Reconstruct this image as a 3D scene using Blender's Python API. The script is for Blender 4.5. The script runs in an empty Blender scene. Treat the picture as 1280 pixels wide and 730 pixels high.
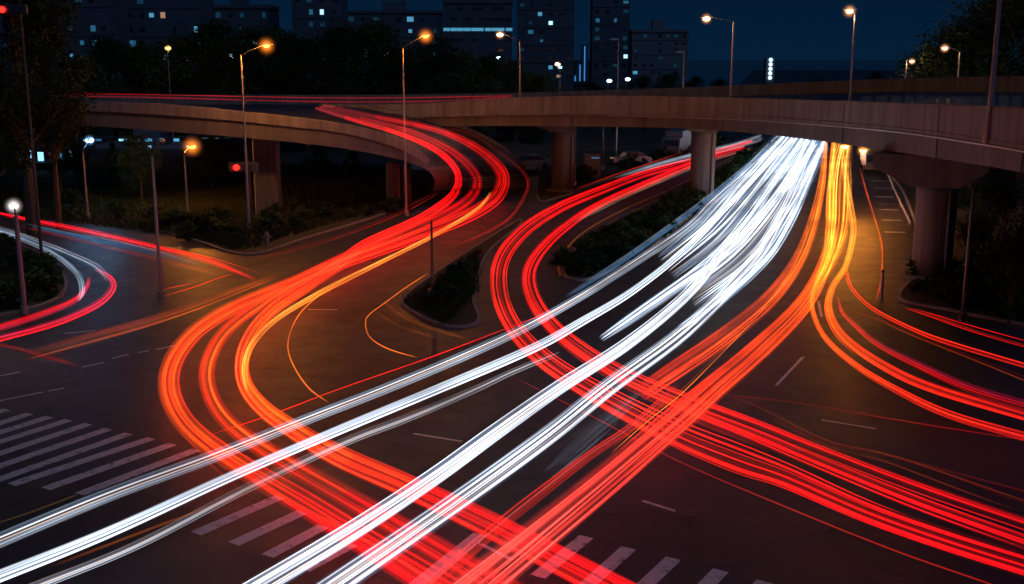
import bpy, math, random
from mathutils import Vector
R = random.Random(11)
sc = bpy.context.scene
C = sc.collection

# ---------------------------------------------------------------- camera
F = 1400.0; HC = 12.0
PITCH = math.atan(297/F); SP, CP = math.sin(PITCH), math.cos(PITCH)
cd = bpy.data.cameras.new('camera'); cam = bpy.data.objects.new('camera', cd); C.objects.link(cam)
cam.location = (0, 0, HC); cam.rotation_euler = (math.pi/2-PITCH, 0, 0)
cd.sensor_fit = 'HORIZONTAL'; cd.sensor_width = 36; cd.lens = 36*F/1280
cd.clip_start = .5; cd.clip_end = 6000
sc.camera = cam

# ---------------------------------------------------------------- night sky
w = bpy.data.worlds.new('World'); sc.world = w; w.use_nodes = True
nt = w.node_tree; nt.nodes.clear()
out = nt.nodes.new('ShaderNodeOutputWorld'); bg = nt.nodes.new('ShaderNodeBackground')
tc = nt.nodes.new('ShaderNodeTexCoord'); sx = nt.nodes.new('ShaderNodeSeparateXYZ')
cr = nt.nodes.new('ShaderNodeValToRGB')
e = cr.color_ramp.elements
e[0].position = 0.0; e[0].color = (.0015, .013, .036, 1)
e[1].position = .5; e[1].color = (.0008, .006, .020, 1)
m_ = e.new(.10); m_.color = (.0008, .0085, .0265, 1)
nt.links.new(tc.outputs['Generated'], sx.inputs[0]); nt.links.new(sx.outputs[2], cr.inputs[0])
nt.links.new(cr.outputs[0], bg.inputs[0]); bg.inputs[1].default_value = 1.0
nt.links.new(bg.outputs[0], out.inputs[0])

# added bluish fill sun that lifts the dark night ambient, very soft
sd = bpy.data.lights.new('fill_sun', 'SUN'); sd.energy = .36; sd.angle = math.radians(25); sd.color = (.34, .56, 1.0)
so = bpy.data.objects.new('fill_sun', sd); so.rotation_euler = (math.radians(38), 0, math.radians(35)); C.objects.link(so)

sc.view_settings.view_transform = 'Standard'; sc.view_settings.look = 'None'
sc.view_settings.exposure = 0; sc.view_settings.gamma = 1
cy = sc.cycles
cy.max_bounces = 5; cy.diffuse_bounces = 2; cy.glossy_bounces = 2; cy.transparent_max_bounces = 96
cy.sample_clamp_indirect = 3; cy.sample_clamp_direct = 0
cy.use_denoising = True

# ---------------------------------------------------------------- pixel -> place (design aid for surveying the layout)
def ray(px, py):
    u = (px-640)/F; v = (py-365)/F
    return Vector((u, CP-v*SP, -SP-v*CP))
def at(px, py, z=0.0):
    r = ray(px, py); k = (z-HC)/r.z
    return Vector((r.x*k, r.y*k, z))
def dp(px, py, depth):
    return Vector((0, 0, HC))+ray(px, py)*depth

# ---------------------------------------------------------------- objects
def tag(o, label=None, cat=None, group=None, kind=None):
    if label: o['label'] = label
    if cat: o['category'] = cat
    if group: o['group'] = group
    if kind: o['kind'] = kind
    return o
def empty(name, loc, label, cat, group=None, rz=0):
    o = bpy.data.objects.new(name, None); C.objects.link(o)
    o.location = loc; o.rotation_euler.z = rz
    return tag(o, label, cat, group)
def mesh_obj(name, verts, faces, mat, parent=None, smooth=False):
    me = bpy.data.meshes.new(name); me.from_pydata([tuple(v) for v in verts], [], faces)
    if mat: me.materials.append(mat)
    if smooth: me.polygons.foreach_set('use_smooth', [True]*len(me.polygons))
    me.update()
    o = bpy.data.objects.new(name, me); C.objects.link(o)
    if parent: o.parent = parent
    return o
class MB:
    def __init__(s): s.v = []; s.f = []
    def add(s, vs, fs):
        b = len(s.v); s.v += [Vector(v) for v in vs]; s.f += [tuple(b+i for i in f) for f in fs]; return s
    def box(s, lo, hi, bev=0):
        x0, y0, z0 = lo; x1, y1, z1 = hi
        if bev:
            vs = []
            for z, i in ((z0, bev), (z0+bev, 0), (z1-bev, 0), (z1, bev)):
                b = bev
                vs += [(x0+b+i*0, y0+i, z), (x1-b, y0+i, z), (x1-i, y0+b, z), (x1-i, y1-b, z), (x1-b, y1-i, z), (x0+b, y1-i, z), (x0+i, y1-b, z), (x0+i, y0+b, z)]
            fs = [tuple(range(7, -1, -1)), tuple(range(24, 32))]
            for k in range(3):
                for j in range(8):
                    a = k*8+j; c = k*8+(j+1) % 8
                    fs.append((a, c, c+8, a+8))
            return s.add(vs, fs)
        vs = [(x0,y0,z0),(x1,y0,z0),(x1,y1,z0),(x0,y1,z0),(x0,y0,z1),(x1,y0,z1),(x1,y1,z1),(x0,y1,z1)]
        return s.add(vs, [(3,2,1,0),(4,5,6,7),(0,1,5,4),(1,2,6,5),(2,3,7,6),(3,0,4,7)])
    def tube(s, pts, rad, n=8, cap=True):
        pts = [Vector(p) for p in pts]
        if not isinstance(rad, (list, tuple)): rad = [rad]*len(pts)
        b = len(s.v); up = Vector((0, 0, 1)); prev = None
        for i, p in enumerate(pts):
            t = (pts[min(i+1, len(pts)-1)]-pts[max(i-1, 0)]).normalized()
            if prev is None:
                a = t.cross(up)
                if a.length < .05: a = t.cross(Vector((1, 0, 0)))
            else: a = prev-t*prev.dot(t)
            a.normalize(); prev = a; c = t.cross(a)
            for k in range(n):
                q = 2*math.pi*k/n
                s.v.append(p+(a*math.cos(q)+c*math.sin(q))*rad[i])
        for i in range(len(pts)-1):
            for k in range(n):
                k2 = (k+1) % n
                s.f.append((b+i*n+k, b+i*n+k2, b+(i+1)*n+k2, b+(i+1)*n+k))
        if cap:
            s.f.append(tuple(b+k for k in range(n-1, -1, -1))); e0 = b+(len(pts)-1)*n
            s.f.append(tuple(e0+k for k in range(n)))
        return s
    def ball(s, c, r, nu=12, nv=8, sz=1):
        c = Vector(c); vs = [c+Vector((0, 0, r*sz))]
        for i in range(1, nv):
            a = math.pi*i/nv
            for k in range(nu):
                q = 2*math.pi*k/nu
                vs.append(c+Vector((r*math.sin(a)*math.cos(q), r*math.sin(a)*math.sin(q), r*sz*math.cos(a))))
        vs.append(c-Vector((0, 0, r*sz))); fs = []
        for k in range(nu): fs.append((0, 1+k, 1+(k+1) % nu))
        for i in range(nv-2):
            for k in range(nu):
                a = 1+i*nu+k; b = 1+i*nu+(k+1) % nu
                fs.append((a, a+nu, b+nu, b))
        L = len(vs)-1
        for k in range(nu): fs.append((L, 1+(nv-2)*nu+(k+1) % nu, 1+(nv-2)*nu+k))
        return s.add(vs, fs)
    def prism(s, poly, z0, z1):
        n = len(poly)
        vs = [(p[0], p[1], z0) for p in poly]+[(p[0], p[1], z1) for p in poly]
        fs = [tuple(range(n-1, -1, -1)), tuple(range(n, 2*n))]+[(i, (i+1) % n, n+(i+1) % n, n+i) for i in range(n)]
        return s.add(vs, fs)
    def sweep(s, sections, cap=True):
        """sections: lists of equal length, closed profile loops"""
        b = len(s.v); n = len(sections[0])
        for q in sections: s.v += [Vector(v) for v in q]
        for i in range(len(sections)-1):
            for k in range(n):
                k2 = (k+1) % n
                s.f.append((b+i*n+k, b+i*n+k2, b+(i+1)*n+k2, b+(i+1)*n+k))
        if cap:
            s.f.append(tuple(b+k for k in range(n-1, -1, -1))); e0 = b+(len(sections)-1)*n
            s.f.append(tuple(e0+k for k in range(n)))
        return s
    def build(s, name, mat, parent=None, smooth=False): return mesh_obj(name, s.v, s.f, mat, parent, smooth)
def copy_tree(o, parent=None):
    c = o.copy(); C.objects.link(c); c.parent = parent
    for ch in list(o.children): copy_tree(ch, c)
    return c
def cat_rom(P, per=10):
    """Catmull-Rom over tuples"""
    res = []; n = len(P)
    for i in range(n-1):
        p0 = P[max(i-1, 0)]; p1 = P[i]; p2 = P[i+1]; p3 = P[min(i+2, n-1)]
        for k in range(per):
            t = k/per
            res.append(tuple(.5*((2*b)+(-a+c)*t+(2*a-5*b+4*c-d)*t*t+(-a+3*b-3*c+d)*t**3) for a, b, c, d in zip(p0, p1, p2, p3)))
    res.append(tuple(P[-1])); return res

# ---------------------------------------------------------------- materials
MATS = {}
def mat(name, col, rough=.7, metal=0, noise=None, bump=0, emit=None, es=0, streak=False, rv=0, spec=None):
    """noise=(scale, amount, second colour)"""
    if name in MATS: return MATS[name]
    m = bpy.data.materials.new(name); m.use_nodes = True; n = m.node_tree; b = n.nodes['Principled BSDF']
    b.inputs['Base Color'].default_value = (*col, 1); b.inputs['Roughness'].default_value = rough; b.inputs['Metallic'].default_value = metal
    if spec is not None: b.inputs['Specular IOR Level'].default_value = spec
    g = n.nodes.new('ShaderNodeNewGeometry')
    if noise:
        sc_, amt, c2 = noise
        mp = n.nodes.new('ShaderNodeMapping'); n.links.new(g.outputs['Position'], mp.inputs[0])
        if streak: mp.inputs['Scale'].default_value = (1, 1, .07)
        t1 = n.nodes.new('ShaderNodeTexNoise'); t1.inputs['Scale'].default_value = sc_; t1.inputs['Detail'].default_value = 8; t1.inputs['Roughness'].default_value = .65
        n.links.new(mp.outputs[0], t1.inputs[0])
        r = n.nodes.new('ShaderNodeValToRGB'); r.color_ramp.elements[0].position = .5-.22; r.color_ramp.elements[1].position = .5+.22
        r.color_ramp.elements[0].color = (*c2, 1); r.color_ramp.elements[1].color = (*col, 1)
        n.links.new(t1.outputs[0], r.inputs[0])
        mx = n.nodes.new('ShaderNodeMix'); mx.data_type = 'RGBA'; mx.inputs[0].default_value = amt
        mx.inputs[6].default_value = (*col, 1); n.links.new(r.outputs[0], mx.inputs[7]); n.links.new(mx.outputs[2], b.inputs['Base Color'])
        if rv:
            mr = n.nodes.new('ShaderNodeMapRange'); mr.inputs[1].default_value = .3; mr.inputs[2].default_value = .7
            mr.inputs[3].default_value = rough-rv; mr.inputs[4].default_value = rough+rv
            n.links.new(t1.outputs[0], mr.inputs[0]); n.links.new(mr.outputs[0], b.inputs['Roughness'])
        if bump:
            t2 = n.nodes.new('ShaderNodeTexNoise'); t2.inputs['Scale'].default_value = sc_*9; t2.inputs['Detail'].default_value = 6
            n.links.new(g.outputs['Position'], t2.inputs[0])
            bp = n.nodes.new('ShaderNodeBump'); bp.inputs['Strength'].default_value = bump; bp.inputs['Distance'].default_value = .03
            n.links.new(t2.outputs[0], bp.inputs['Height']); n.links.new(bp.outputs[0], b.inputs['Normal'])
    if emit:
        b.inputs['Emission Color'].default_value = (*emit, 1); b.inputs['Emission Strength'].default_value = es
    MATS[name] = m; return m

PIERM = mat('shade-darkened pier concrete', (.15, .148, .15), .88, noise=(1.3, 1.0, (.05, .05, .052)), bump=.3, streak=True)  # concrete darkened in colour so the trail-lit piers read as shaded
def asphalt_mat():
    m = bpy.data.materials.new('asphalt'); m.use_nodes = True; n = m.node_tree; b = n.nodes['Principled BSDF']; L = n.links.new
    g = n.nodes.new('ShaderNodeNewGeometry')
    def noise(s, d=8, rgh=.6):
        t = n.nodes.new('ShaderNodeTexNoise'); t.inputs['Scale'].default_value = s; t.inputs['Detail'].default_value = d; t.inputs['Roughness'].default_value = rgh
        L(g.outputs['Position'], t.inputs[0]); return t
    big = noise(.06, 6); mid = noise(.7, 8, .7); fine = noise(28, 4, .7)
    r1 = n.nodes.new('ShaderNodeValToRGB'); r1.color_ramp.elements[0].position = .3; r1.color_ramp.elements[1].position = .7
    r1.color_ramp.elements[0].color = (.026, .030, .040, 1); r1.color_ramp.elements[1].color = (.046, .050, .060, 1)
    L(big.outputs[0], r1.inputs[0])
    r2 = n.nodes.new('ShaderNodeMapRange'); r2.inputs[1].default_value = .3; r2.inputs[2].default_value = .7; r2.inputs[3].default_value = .86; r2.inputs[4].default_value = 1.12
    L(mid.outputs[0], r2.inputs[0])
    r3 = n.nodes.new('ShaderNodeMapRange'); r3.inputs[1].default_value = .3; r3.inputs[2].default_value = .7; r3.inputs[3].default_value = .6; r3.inputs[4].default_value = 1.45
    L(fine.outputs[0], r3.inputs[0])
    a = n.nodes.new('ShaderNodeMath'); a.operation = 'MULTIPLY'; L(r2.outputs[0], a.inputs[0]); L(r3.outputs[0], a.inputs[1])
    v = n.nodes.new('ShaderNodeVectorMath'); v.operation = 'SCALE'; L(r1.outputs[0], v.inputs[0]); L(a.outputs[0], v.inputs['Scale'])
    vo = n.nodes.new('ShaderNodeTexVoronoi'); vo.feature = 'DISTANCE_TO_EDGE'; vo.inputs['Scale'].default_value = .16
    dn_ = noise(.5, 5); va = n.nodes.new('ShaderNodeVectorMath'); va.operation = 'SCALE'; va.inputs['Scale'].default_value = 4.5
    L(dn_.outputs['Color'], va.inputs[0]); vb = n.nodes.new('ShaderNodeVectorMath'); vb.operation = 'ADD'; L(g.outputs['Position'], vb.inputs[0]); L(va.outputs[0], vb.inputs[1]); L(vb.outputs[0], vo.inputs['Vector'])
    ck = n.nodes.new('ShaderNodeMapRange'); ck.inputs[1].default_value = .002; ck.inputs[2].default_value = .010; ck.inputs[3].default_value = .35; ck.inputs[4].default_value = 1.0; L(vo.outputs['Distance'], ck.inputs[0])
    # square repair patches
    bt = n.nodes.new('ShaderNodeTexBrick'); bt.inputs['Scale'].default_value = 1.0; bt.inputs['Brick Width'].default_value = 9; bt.inputs['Row Height'].default_value = 3.6; bt.inputs['Mortar Size'].default_value = .03
    bt.inputs['Color1'].default_value = (.72, .72, .72, 1); bt.inputs['Color2'].default_value = (1.2, 1.2, 1.2, 1); bt.inputs['Mortar'].default_value = (.5, .5, .5, 1)
    rt = n.nodes.new('ShaderNodeVectorRotate'); rt.rotation_type = 'Z_AXIS'; rt.inputs['Angle'].default_value = .62; L(g.outputs['Position'], rt.inputs['Vector']); L(rt.outputs[0], bt.inputs['Vector'])
    c1 = n.nodes.new('ShaderNodeMath'); c1.operation = 'MULTIPLY'; L(ck.outputs[0], c1.inputs[0]); L(bt.outputs['Color'], c1.inputs[1])
    v2 = n.nodes.new('ShaderNodeVectorMath'); v2.operation = 'SCALE'; L(v.outputs[0], v2.inputs[0]); L(c1.outputs[0], v2.inputs['Scale'])
    L(v2.outputs[0], b.inputs['Base Color'])
    b.inputs['Specular IOR Level'].default_value = .28
    rr = n.nodes.new('ShaderNodeMapRange'); rr.inputs[1].default_value = .35; rr.inputs[2].default_value = .65; rr.inputs[3].default_value = .42; rr.inputs[4].default_value = .58
    L(mid.outputs[0], rr.inputs[0]); L(rr.outputs[0], b.inputs['Roughness'])
    bp = n.nodes.new('ShaderNodeBump'); bp.inputs['Strength'].default_value = .35; bp.inputs['Distance'].default_value = .012
    L(fine.outputs[0], bp.inputs['Height']); L(bp.outputs[0], b.inputs['Normal'])
    return m
ASPH = asphalt_mat()
PAINT = mat('road paint', (.78, .74, .68), .6, noise=(6, .6, (.35, .33, .30)))
def wear(m):
    n = m.node_tree; b = n.nodes['Principled BSDF']; src = b.inputs['Base Color'].links[0].from_socket
    g = n.nodes.new('ShaderNodeNewGeometry'); t = n.nodes.new('ShaderNodeTexNoise'); t.inputs['Scale'].default_value = 3.2; t.inputs['Detail'].default_value = 10; t.inputs['Roughness'].default_value = .78
    n.links.new(g.outputs['Position'], t.inputs[0]); r = n.nodes.new('ShaderNodeMapRange'); r.inputs[1].default_value = .36; r.inputs[2].default_value = .47
    n.links.new(t.outputs[0], r.inputs[0]); mx = n.nodes.new('ShaderNodeMix'); mx.data_type = 'RGBA'; mx.inputs[6].default_value = (.06, .058, .055, 1)
    n.links.new(r.outputs[0], mx.inputs[0]); n.links.new(src, mx.inputs[7]); n.links.new(mx.outputs[2], b.inputs['Base Color'])
wear(PAINT)
YPAINT = mat('yellow road paint', (.75, .45, .06), .55, noise=(5, .5, (.35, .22, .05)))
CONC = mat('concrete', (.21, .205, .205), .85, noise=(1.7, 1.0, (.07, .068, .066)), bump=.25, streak=True)
CONC2 = mat('girder concrete', (.13, .13, .135), .85, noise=(.9, 1.0, (.055, .055, .055)), bump=.25, streak=True)
KERB = mat('kerb stone', (.20, .195, .185), .8, noise=(3, .8, (.09, .085, .08)), bump=.2)
SOIL = mat('verge soil', (.024, .026, .014), .95, noise=(.5, .9, (.010, .012, .007)), bump=.5)
PAVE = mat('pavement', (.14, .13, .12), .8, noise=(1.2, .8, (.07, .065, .06)), bump=.3)
GALV = mat('galvanised steel', (.30, .30, .31), .5, .5, noise=(4, .5, (.18, .18, .19)))
DARKM = mat('dark paint metal', (.05, .055, .06), .5, .3)
BARK = mat('bark', (.10, .075, .055), .9, noise=(5, .8, (.05, .04, .03)), bump=.5)
LEAF = mat('leaves', (.045, .085, .03), .7, noise=(.9, .9, (.03, .055, .022)), spec=.1)
LEAF2 = mat('dark leaves', (.028, .05, .02), .75, noise=(1.2, .9, (.018, .035, .015)), spec=.05)
WALLM = mat('facade render', (.17, .20, .24), .85, noise=(.15, .7, (.11, .13, .16)))
WALLD = mat('facade dark tile', (.10, .13, .17), .8, noise=(.15, .8, (.05, .07, .10)))
GLASS = mat('window glass', (.03, .04, .055), .12)
CARW = mat('pale car paint', (.12, .13, .15), .35); CARD = mat('dark car paint', (.05, .06, .08), .2); CARB = mat('silver car paint', (.2, .21, .23), .3, .6)
RUB = mat('rubber', (.02, .02, .02), .8)
def emat(name, col, s):
    if name in MATS: return MATS[name]
    m = bpy.data.materials.new(name); m.use_nodes = True; n = m.node_tree; n.nodes.clear()
    o = n.nodes.new('ShaderNodeOutputMaterial'); e = n.nodes.new('ShaderNodeEmission'); e.inputs[0].default_value = (*col, 1); e.inputs[1].default_value = s
    n.links.new(e.outputs[0], o.inputs[0]); MATS[name] = m; return m

def glow_mat(name, col, s, power=2.4, vary=True, down=1.0):
    """light that adds to what is behind it; brightest through the middle of the streak"""
    key = (name, round(s, 3), col, power, down)
    if key in MATS: return MATS[key]
    m = bpy.data.materials.new(name); m.use_nodes = True; n = m.node_tree; n.nodes.clear(); L = n.links.new
    o = n.nodes.new('ShaderNodeOutputMaterial'); e = n.nodes.new('ShaderNodeEmission'); t = n.nodes.new('ShaderNodeBsdfTransparent'); ad = n.nodes.new('ShaderNodeAddShader')
    e.inputs[0].default_value = (*col, 1)
    g = n.nodes.new('ShaderNodeNewGeometry')
    # thickness of the glowing thread across its own axis
    at_ = n.nodes.new('ShaderNodeAttribute'); at_.attribute_name = 'axis'
    pr = n.nodes.new('ShaderNodeVectorMath'); pr.operation = 'DOT_PRODUCT'; L(g.outputs['Incoming'], pr.inputs[0]); L(at_.outputs['Vector'], pr.inputs[1])
    scl = n.nodes.new('ShaderNodeVectorMath'); scl.operation = 'SCALE'; L(at_.outputs['Vector'], scl.inputs[0]); L(pr.outputs['Value'], scl.inputs['Scale'])
    sb = n.nodes.new('ShaderNodeVectorMath'); sb.operation = 'SUBTRACT'; L(g.outputs['Incoming'], sb.inputs[0]); L(scl.outputs[0], sb.inputs[1])
    nm = n.nodes.new('ShaderNodeVectorMath'); nm.operation = 'NORMALIZE'; L(sb.outputs[0], nm.inputs[0])
    dt = n.nodes.new('ShaderNodeVectorMath'); dt.operation = 'DOT_PRODUCT'; L(nm.outputs[0], dt.inputs[0]); L(g.outputs['Normal'], dt.inputs[1])
    iv = n.nodes.new('ShaderNodeMath'); iv.operation = 'MAXIMUM'; iv.inputs[0].default_value = 0; L(dt.outputs['Value'], iv.inputs[1])
    pw = n.nodes.new('ShaderNodeMath'); pw.operation = 'POWER'; pw.inputs[1].default_value = power; L(iv.outputs[0], pw.inputs[0])
    bf = n.nodes.new('ShaderNodeMath'); bf.operation = 'SUBTRACT'; bf.inputs[0].default_value = 1; L(g.outputs['Backfacing'], bf.inputs[1])
    m1 = n.nodes.new('ShaderNodeMath'); m1.operation = 'MULTIPLY'; L(pw.outputs[0], m1.inputs[0]); L(bf.outputs[0], m1.inputs[1])
    m2 = n.nodes.new('ShaderNodeMath'); m2.operation = 'MULTIPLY'; L(m1.outputs[0], m2.inputs[0]); m2.inputs[1].default_value = s
    last = m2
    if vary:
        nz = n.nodes.new('ShaderNodeTexNoise'); nz.inputs['Scale'].default_value = .16; nz.inputs['Detail'].default_value = 3; L(g.outputs['Position'], nz.inputs[0])
        mr = n.nodes.new('ShaderNodeMapRange'); mr.inputs[1].default_value = .3; mr.inputs[2].default_value = .7; mr.inputs[3].default_value = .5; mr.inputs[4].default_value = 1.5
        L(nz.outputs[0], mr.inputs[0])
        m3 = n.nodes.new('ShaderNodeMath'); m3.operation = 'MULTIPLY'; L(m2.outputs[0], m3.inputs[0]); L(mr.outputs[0], m3.inputs[1]); last = m3
    if down < 1:   # lamps throw little light straight down on the road
        sz = n.nodes.new('ShaderNodeSeparateXYZ'); L(g.outputs['Normal'], sz.inputs[0])
        md = n.nodes.new('ShaderNodeMapRange'); md.inputs[1].default_value = -.25; md.inputs[2].default_value = .1; md.inputs[3].default_value = down; md.inputs[4].default_value = 1
        L(sz.outputs[2], md.inputs[0]); m4 = n.nodes.new('ShaderNodeMath'); m4.operation = 'MULTIPLY'; L(last.outputs[0], m4.inputs[0]); L(md.outputs[0], m4.inputs[1]); last = m4
    L(last.outputs[0], e.inputs[1]); L(e.outputs[0], ad.inputs[0]); L(t.outputs[0], ad.inputs[1]); L(ad.outputs[0], o.inputs[0])
    MATS[key] = m; return m

# ================================================================ GROUND, ROADS
def sheet(name, poly, z, m, kind='structure'):
    o = mesh_obj(name, [(p[0], p[1], z) for p in poly], [tuple(range(len(poly)))], m)
    return tag(o, kind=kind)
tag(mesh_obj('ground', [(-1500, -60, -.15), (1500, -60, -.15), (1500, 2500, -.15), (-1500, 2500, -.15)], [(0, 1, 2, 3)], SOIL), kind='structure')
# asphalt: one broad junction, then the avenue running away under the bridge
MB().add([(-75, -20, 0), (75, -20, 0), (75, 130, 0), (-75, 130, 0)], [(0, 1, 2, 3)]).build('road', ASPH)
tag(bpy.data.objects['road'], kind='structure')
a0, a1 = at(950, 210), at(1135, 210)
av = [(a0.x, 130.004, 0), (a1.x+8, 130.004, 0), (260, 900, 0), (200, 900, 0)]
p_ = [at(560, 197), at(800, 197)]
tag(mesh_obj('avenue', [(18, 130.004, 0), (75, 130.004, 0), (300, 900, 0), (190, 900, 0)], [(0, 1, 2, 3)], ASPH), kind='structure')

wm_ = bpy.data.materials.new('sky reflector'); wm_.use_nodes = True; wb = wm_.node_tree.nodes['Principled BSDF']
wb.inputs['Base Color'].default_value = (.004, .012, .02, 1); wb.inputs['Roughness'].default_value = .12; wb.inputs['IOR'].default_value = 1.33
tag(mesh_obj('sky_reflector', [(62, 425, -.1), (330, 425, -.1), (1500, 2500, -.1), (300, 2500, -.1)], [(0, 1, 2, 3)], wm_), kind='structure')  # added reflecting sheet, carries the sky colour down below the horizon
def resample(poly, per=5, closed=True):
    n = len(poly); res = []
    for i in range(n):
        p0, p1, p2, p3 = (poly[(i-1) % n], poly[i], poly[(i+1) % n], poly[(i+2) % n])
        for k in range(per):
            t = k/per
            res.append(tuple(.5*((2*b)+(-a+c)*t+(2*a-5*b+4*c-d)*t*t+(-a+3*b-3*c+d)*t**3) for a, b, c, d in zip(p0, p1, p2, p3)))
    return res
def island(name, pix, m, h=.13, smooth=True, kerb_w=.16):
    poly = [tuple(at(x, y).xy) for x, y in pix]
    if smooth: poly = resample(poly)
    area = sum(poly[i][0]*poly[(i+1) % len(poly)][1]-poly[(i+1) % len(poly)][0]*poly[i][1] for i in range(len(poly)))
    if area < 0: poly = poly[::-1]
    n = len(poly); inner = []
    for i in range(n):
        a = Vector(poly[i-1]); b = Vector(poly[(i+1) % n]); t = (b-a)
        if t.length < 1e-6: t = Vector((1, 0))
        t.normalize(); nn = Vector((-t.y, t.x)); inner.append(Vector(poly[i])+nn*kerb_w)
    vs = [(p[0], p[1], -.02) for p in poly]+[(p[0], p[1], h-.02) for p in poly]+[(p.x, p.y, h) for p in inner]+[(p.x, p.y, h-.03) for p in inner]
    fs = []
    for i in range(n):
        j = (i+1) % n
        for r in range(3): fs.append((r*n+i, r*n+j, (r+1)*n+j, (r+1)*n+i))
    k = tag(mesh_obj('kerb', vs, fs, KERB), kind='structure')
    top = tag(mesh_obj(name, [(p.x, p.y, h-.028) for p in inner], [tuple(range(n))], m), kind='structure')
    return top
island('verge', [(-300, 246), (-60, 255), (30, 264), (150, 283), (230, 298), (285, 316), (325, 318), (380, 300), (470, 272), (535, 247), (548, 236), (540, 215), (300, 207), (-100, 205), (-300, 215)], SOIL)
island('traffic_island', [(-80, 296), (0, 300), (45, 316), (78, 340), (84, 362), (62, 380), (0, 396), (-80, 408)], SOIL)
island('central_island', [(502, 376), (540, 345), (600, 305), (648, 276), (650, 284), (618, 310), (600, 340), (594, 375), (600, 404), (560, 410), (522, 396)], SOIL)
island('median', [(703, 338), (718, 312), (760, 281), (820, 252), (862, 232), (905, 206), (955, 184), (972, 181), (935, 212), (895, 245), (850, 282), (795, 324), (745, 348), (712, 350)], SOIL)
island('roadside_verge', [(1110, 205), (1128, 240), (1146, 292), (1150, 335), (1122, 372), (1180, 388), (1300, 412), (1500, 450), (1700, 400), (1600, 260), (1300, 205), (1180, 196)], SOIL)
island('embankment_verge', [(672, 250), (702, 247), (760, 225), (850, 199), (925, 180), (880, 178), (760, 186), (700, 190), (676, 215)], SOIL)

# painted lines
def stripe(name, p, q, wd, label, m=PAINT, z=.004, group=None, cat='road marking'):
    a = at(*p); b = at(*q); t = (b-a).normalized(); nn = Vector((-t.y, t.x, 0))*wd/2
    N = max(2, int((b-a).length/1.0)); vs = []; fs = []
    for i in range(N+1):
        c = a.lerp(b, i/N); j = R.uniform(-.008, .008)
        vs += [c-nn*(1+j), c+nn*(1+j)]
    for i in range(N): fs.append((2*i, 2*i+2, 2*i+3, 2*i+1))
    o = mesh_obj(name, [(v.x, v.y, z) for v in vs], fs, m)
    return tag(o, kind='structure')
for p, q in [((37, 517), (-30, 539)), ((9, 512), (-40, 526)), ((62, 521), (-40, 553)), ((86, 525), (-40, 565)), ((111, 530), (-40, 580)), ((136, 536), (-40, 596)), ((161, 542), (-40, 613)),
             ((189, 548), (14, 606)), ((216, 555), (57, 611)), ((246, 562), (99, 618)),
             ((350, 621), (245, 667)), ((378, 640), (292, 680)), ((404, 658), (334, 695)), ((440, 680), (380, 712)),
             ((600, 668), (520, 732)), ((733, 671), (672, 721)), ((786, 685), (728, 737)), ((842, 698), (797, 740)), ((901, 713), (870, 745)), ((956, 727), (938, 748))]:
    stripe('crossing_stripe', p, q, .40, '')
for p, q in [((0, 470), (25, 465)), ((103, 459), (130, 453)), ((140, 448), (161, 443)), ((172, 441), (186, 438)), ((195, 437), (218, 432)), ((-10, 503), (54, 490)), ((60, 489), (80, 485)),
             ((80, 417), (120, 413)), ((385, 387), (422, 387)), ((517, 542), (578, 552)), ((1027, 525), (1095, 536)), ((803, 626), (848, 640)), ((970, 482), (1004, 446)), ((1023, 376), (1027, 396)),
             ((597, 678), (640, 700)), ((1098, 255), (1130, 255))]:
    stripe('lane_line', p, q, .13, '')
for y in (226, 235, 246, 262, 275, 290):   # bus stop bars on the side lane
    stripe('lane_bar', (1090+(y-226)*.25, y), (1112+(y-226)*.3, y+.5), .45, '')
def painted_curve(name, pts, wd, m, z=.004, h=0):
    q = cat_rom([tuple(at(x, y).xy) for x, y in pts], 8); vs = []; fs = []
    for i, p in enumerate(q):
        t = Vector(q[min(i+1, len(q)-1)])-Vector(q[max(i-1, 0)]); t.normalize(); nn = Vector((-t.y, t.x))*wd/2
        vs += [(p[0]-nn.x, p[1]-nn.y, z), (p[0]+nn.x, p[1]+nn.y, z)]
    for i in range(len(q)-1): fs.append((2*i, 2*i+2, 2*i+3, 2*i+1))
    return tag(mesh_obj(name, vs, fs, m), kind='structure')
painted_curve('lane_line', [(700, 345), (701, 322), (730, 290), (780, 262), (830, 240), (862, 224), (940, 184)], .15, YPAINT)
painted_curve('lane_line', [(0, 653), (45, 638), (95, 619)], .1, YPAINT)
painted_curve('lane_line', [(715, 341), (727, 341), (740, 343)], .12, PAINT)

for px, py in ((560, 590), (1000, 560), (330, 560), (150, 520), (420, 440), (860, 640), (1180, 470), (60, 450)):
    c = at(px, py, .0); m_ = MB(); n = 20
    m_.prism([(c.x+.34*math.cos(6.283*i/n), c.y+.34*math.sin(6.283*i/n)) for i in range(n)], -.02, .007)
    tag(m_.build('manhole_cover', DARKM), kind='structure')
# ================================================================ MAIN BRIDGE
# near edge: (px, depth, y barrier top, y barrier foot, y girder underside); far edge (px, depth, y top)
near = [(-120, 97, 128, 137, 150), (100, 97, 128.5, 138, 152), (250, 96, 129, 139, 154), (400, 95, 129.5, 139, 156), (509, 94.5, 130, 144, 158), (640, 92, 122.5, 141.5, 158), (760, 88.5, 119.5, 141, 159), (850, 84, 121, 143, 161),
        (940, 77, 122.5, 146, 167), (1035, 69, 125.5, 152, 178), (1130, 58, 128.5, 160, 192), (1200, 50, 131, 169, 203), (1280, 42, 134.5, 181, 217), (1360, 35, 139, 197, 236), (1460, 27, 150, 226, 275)]
far = [(-120, 122), (100, 121), (250, 120), (400, 119), (509, 118), (640, 116), (760, 111), (850, 106), (940, 101), (1035, 94), (1130, 85), (1200, 78), (1280, 71), (1360, 66), (1460, 62)]
fary = [119, 119, 118.5, 118.5, 118, 116, 112.5, 109.5, 105.5, 101.5, 98, 96.5, 95, 94, 93.5]
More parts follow.
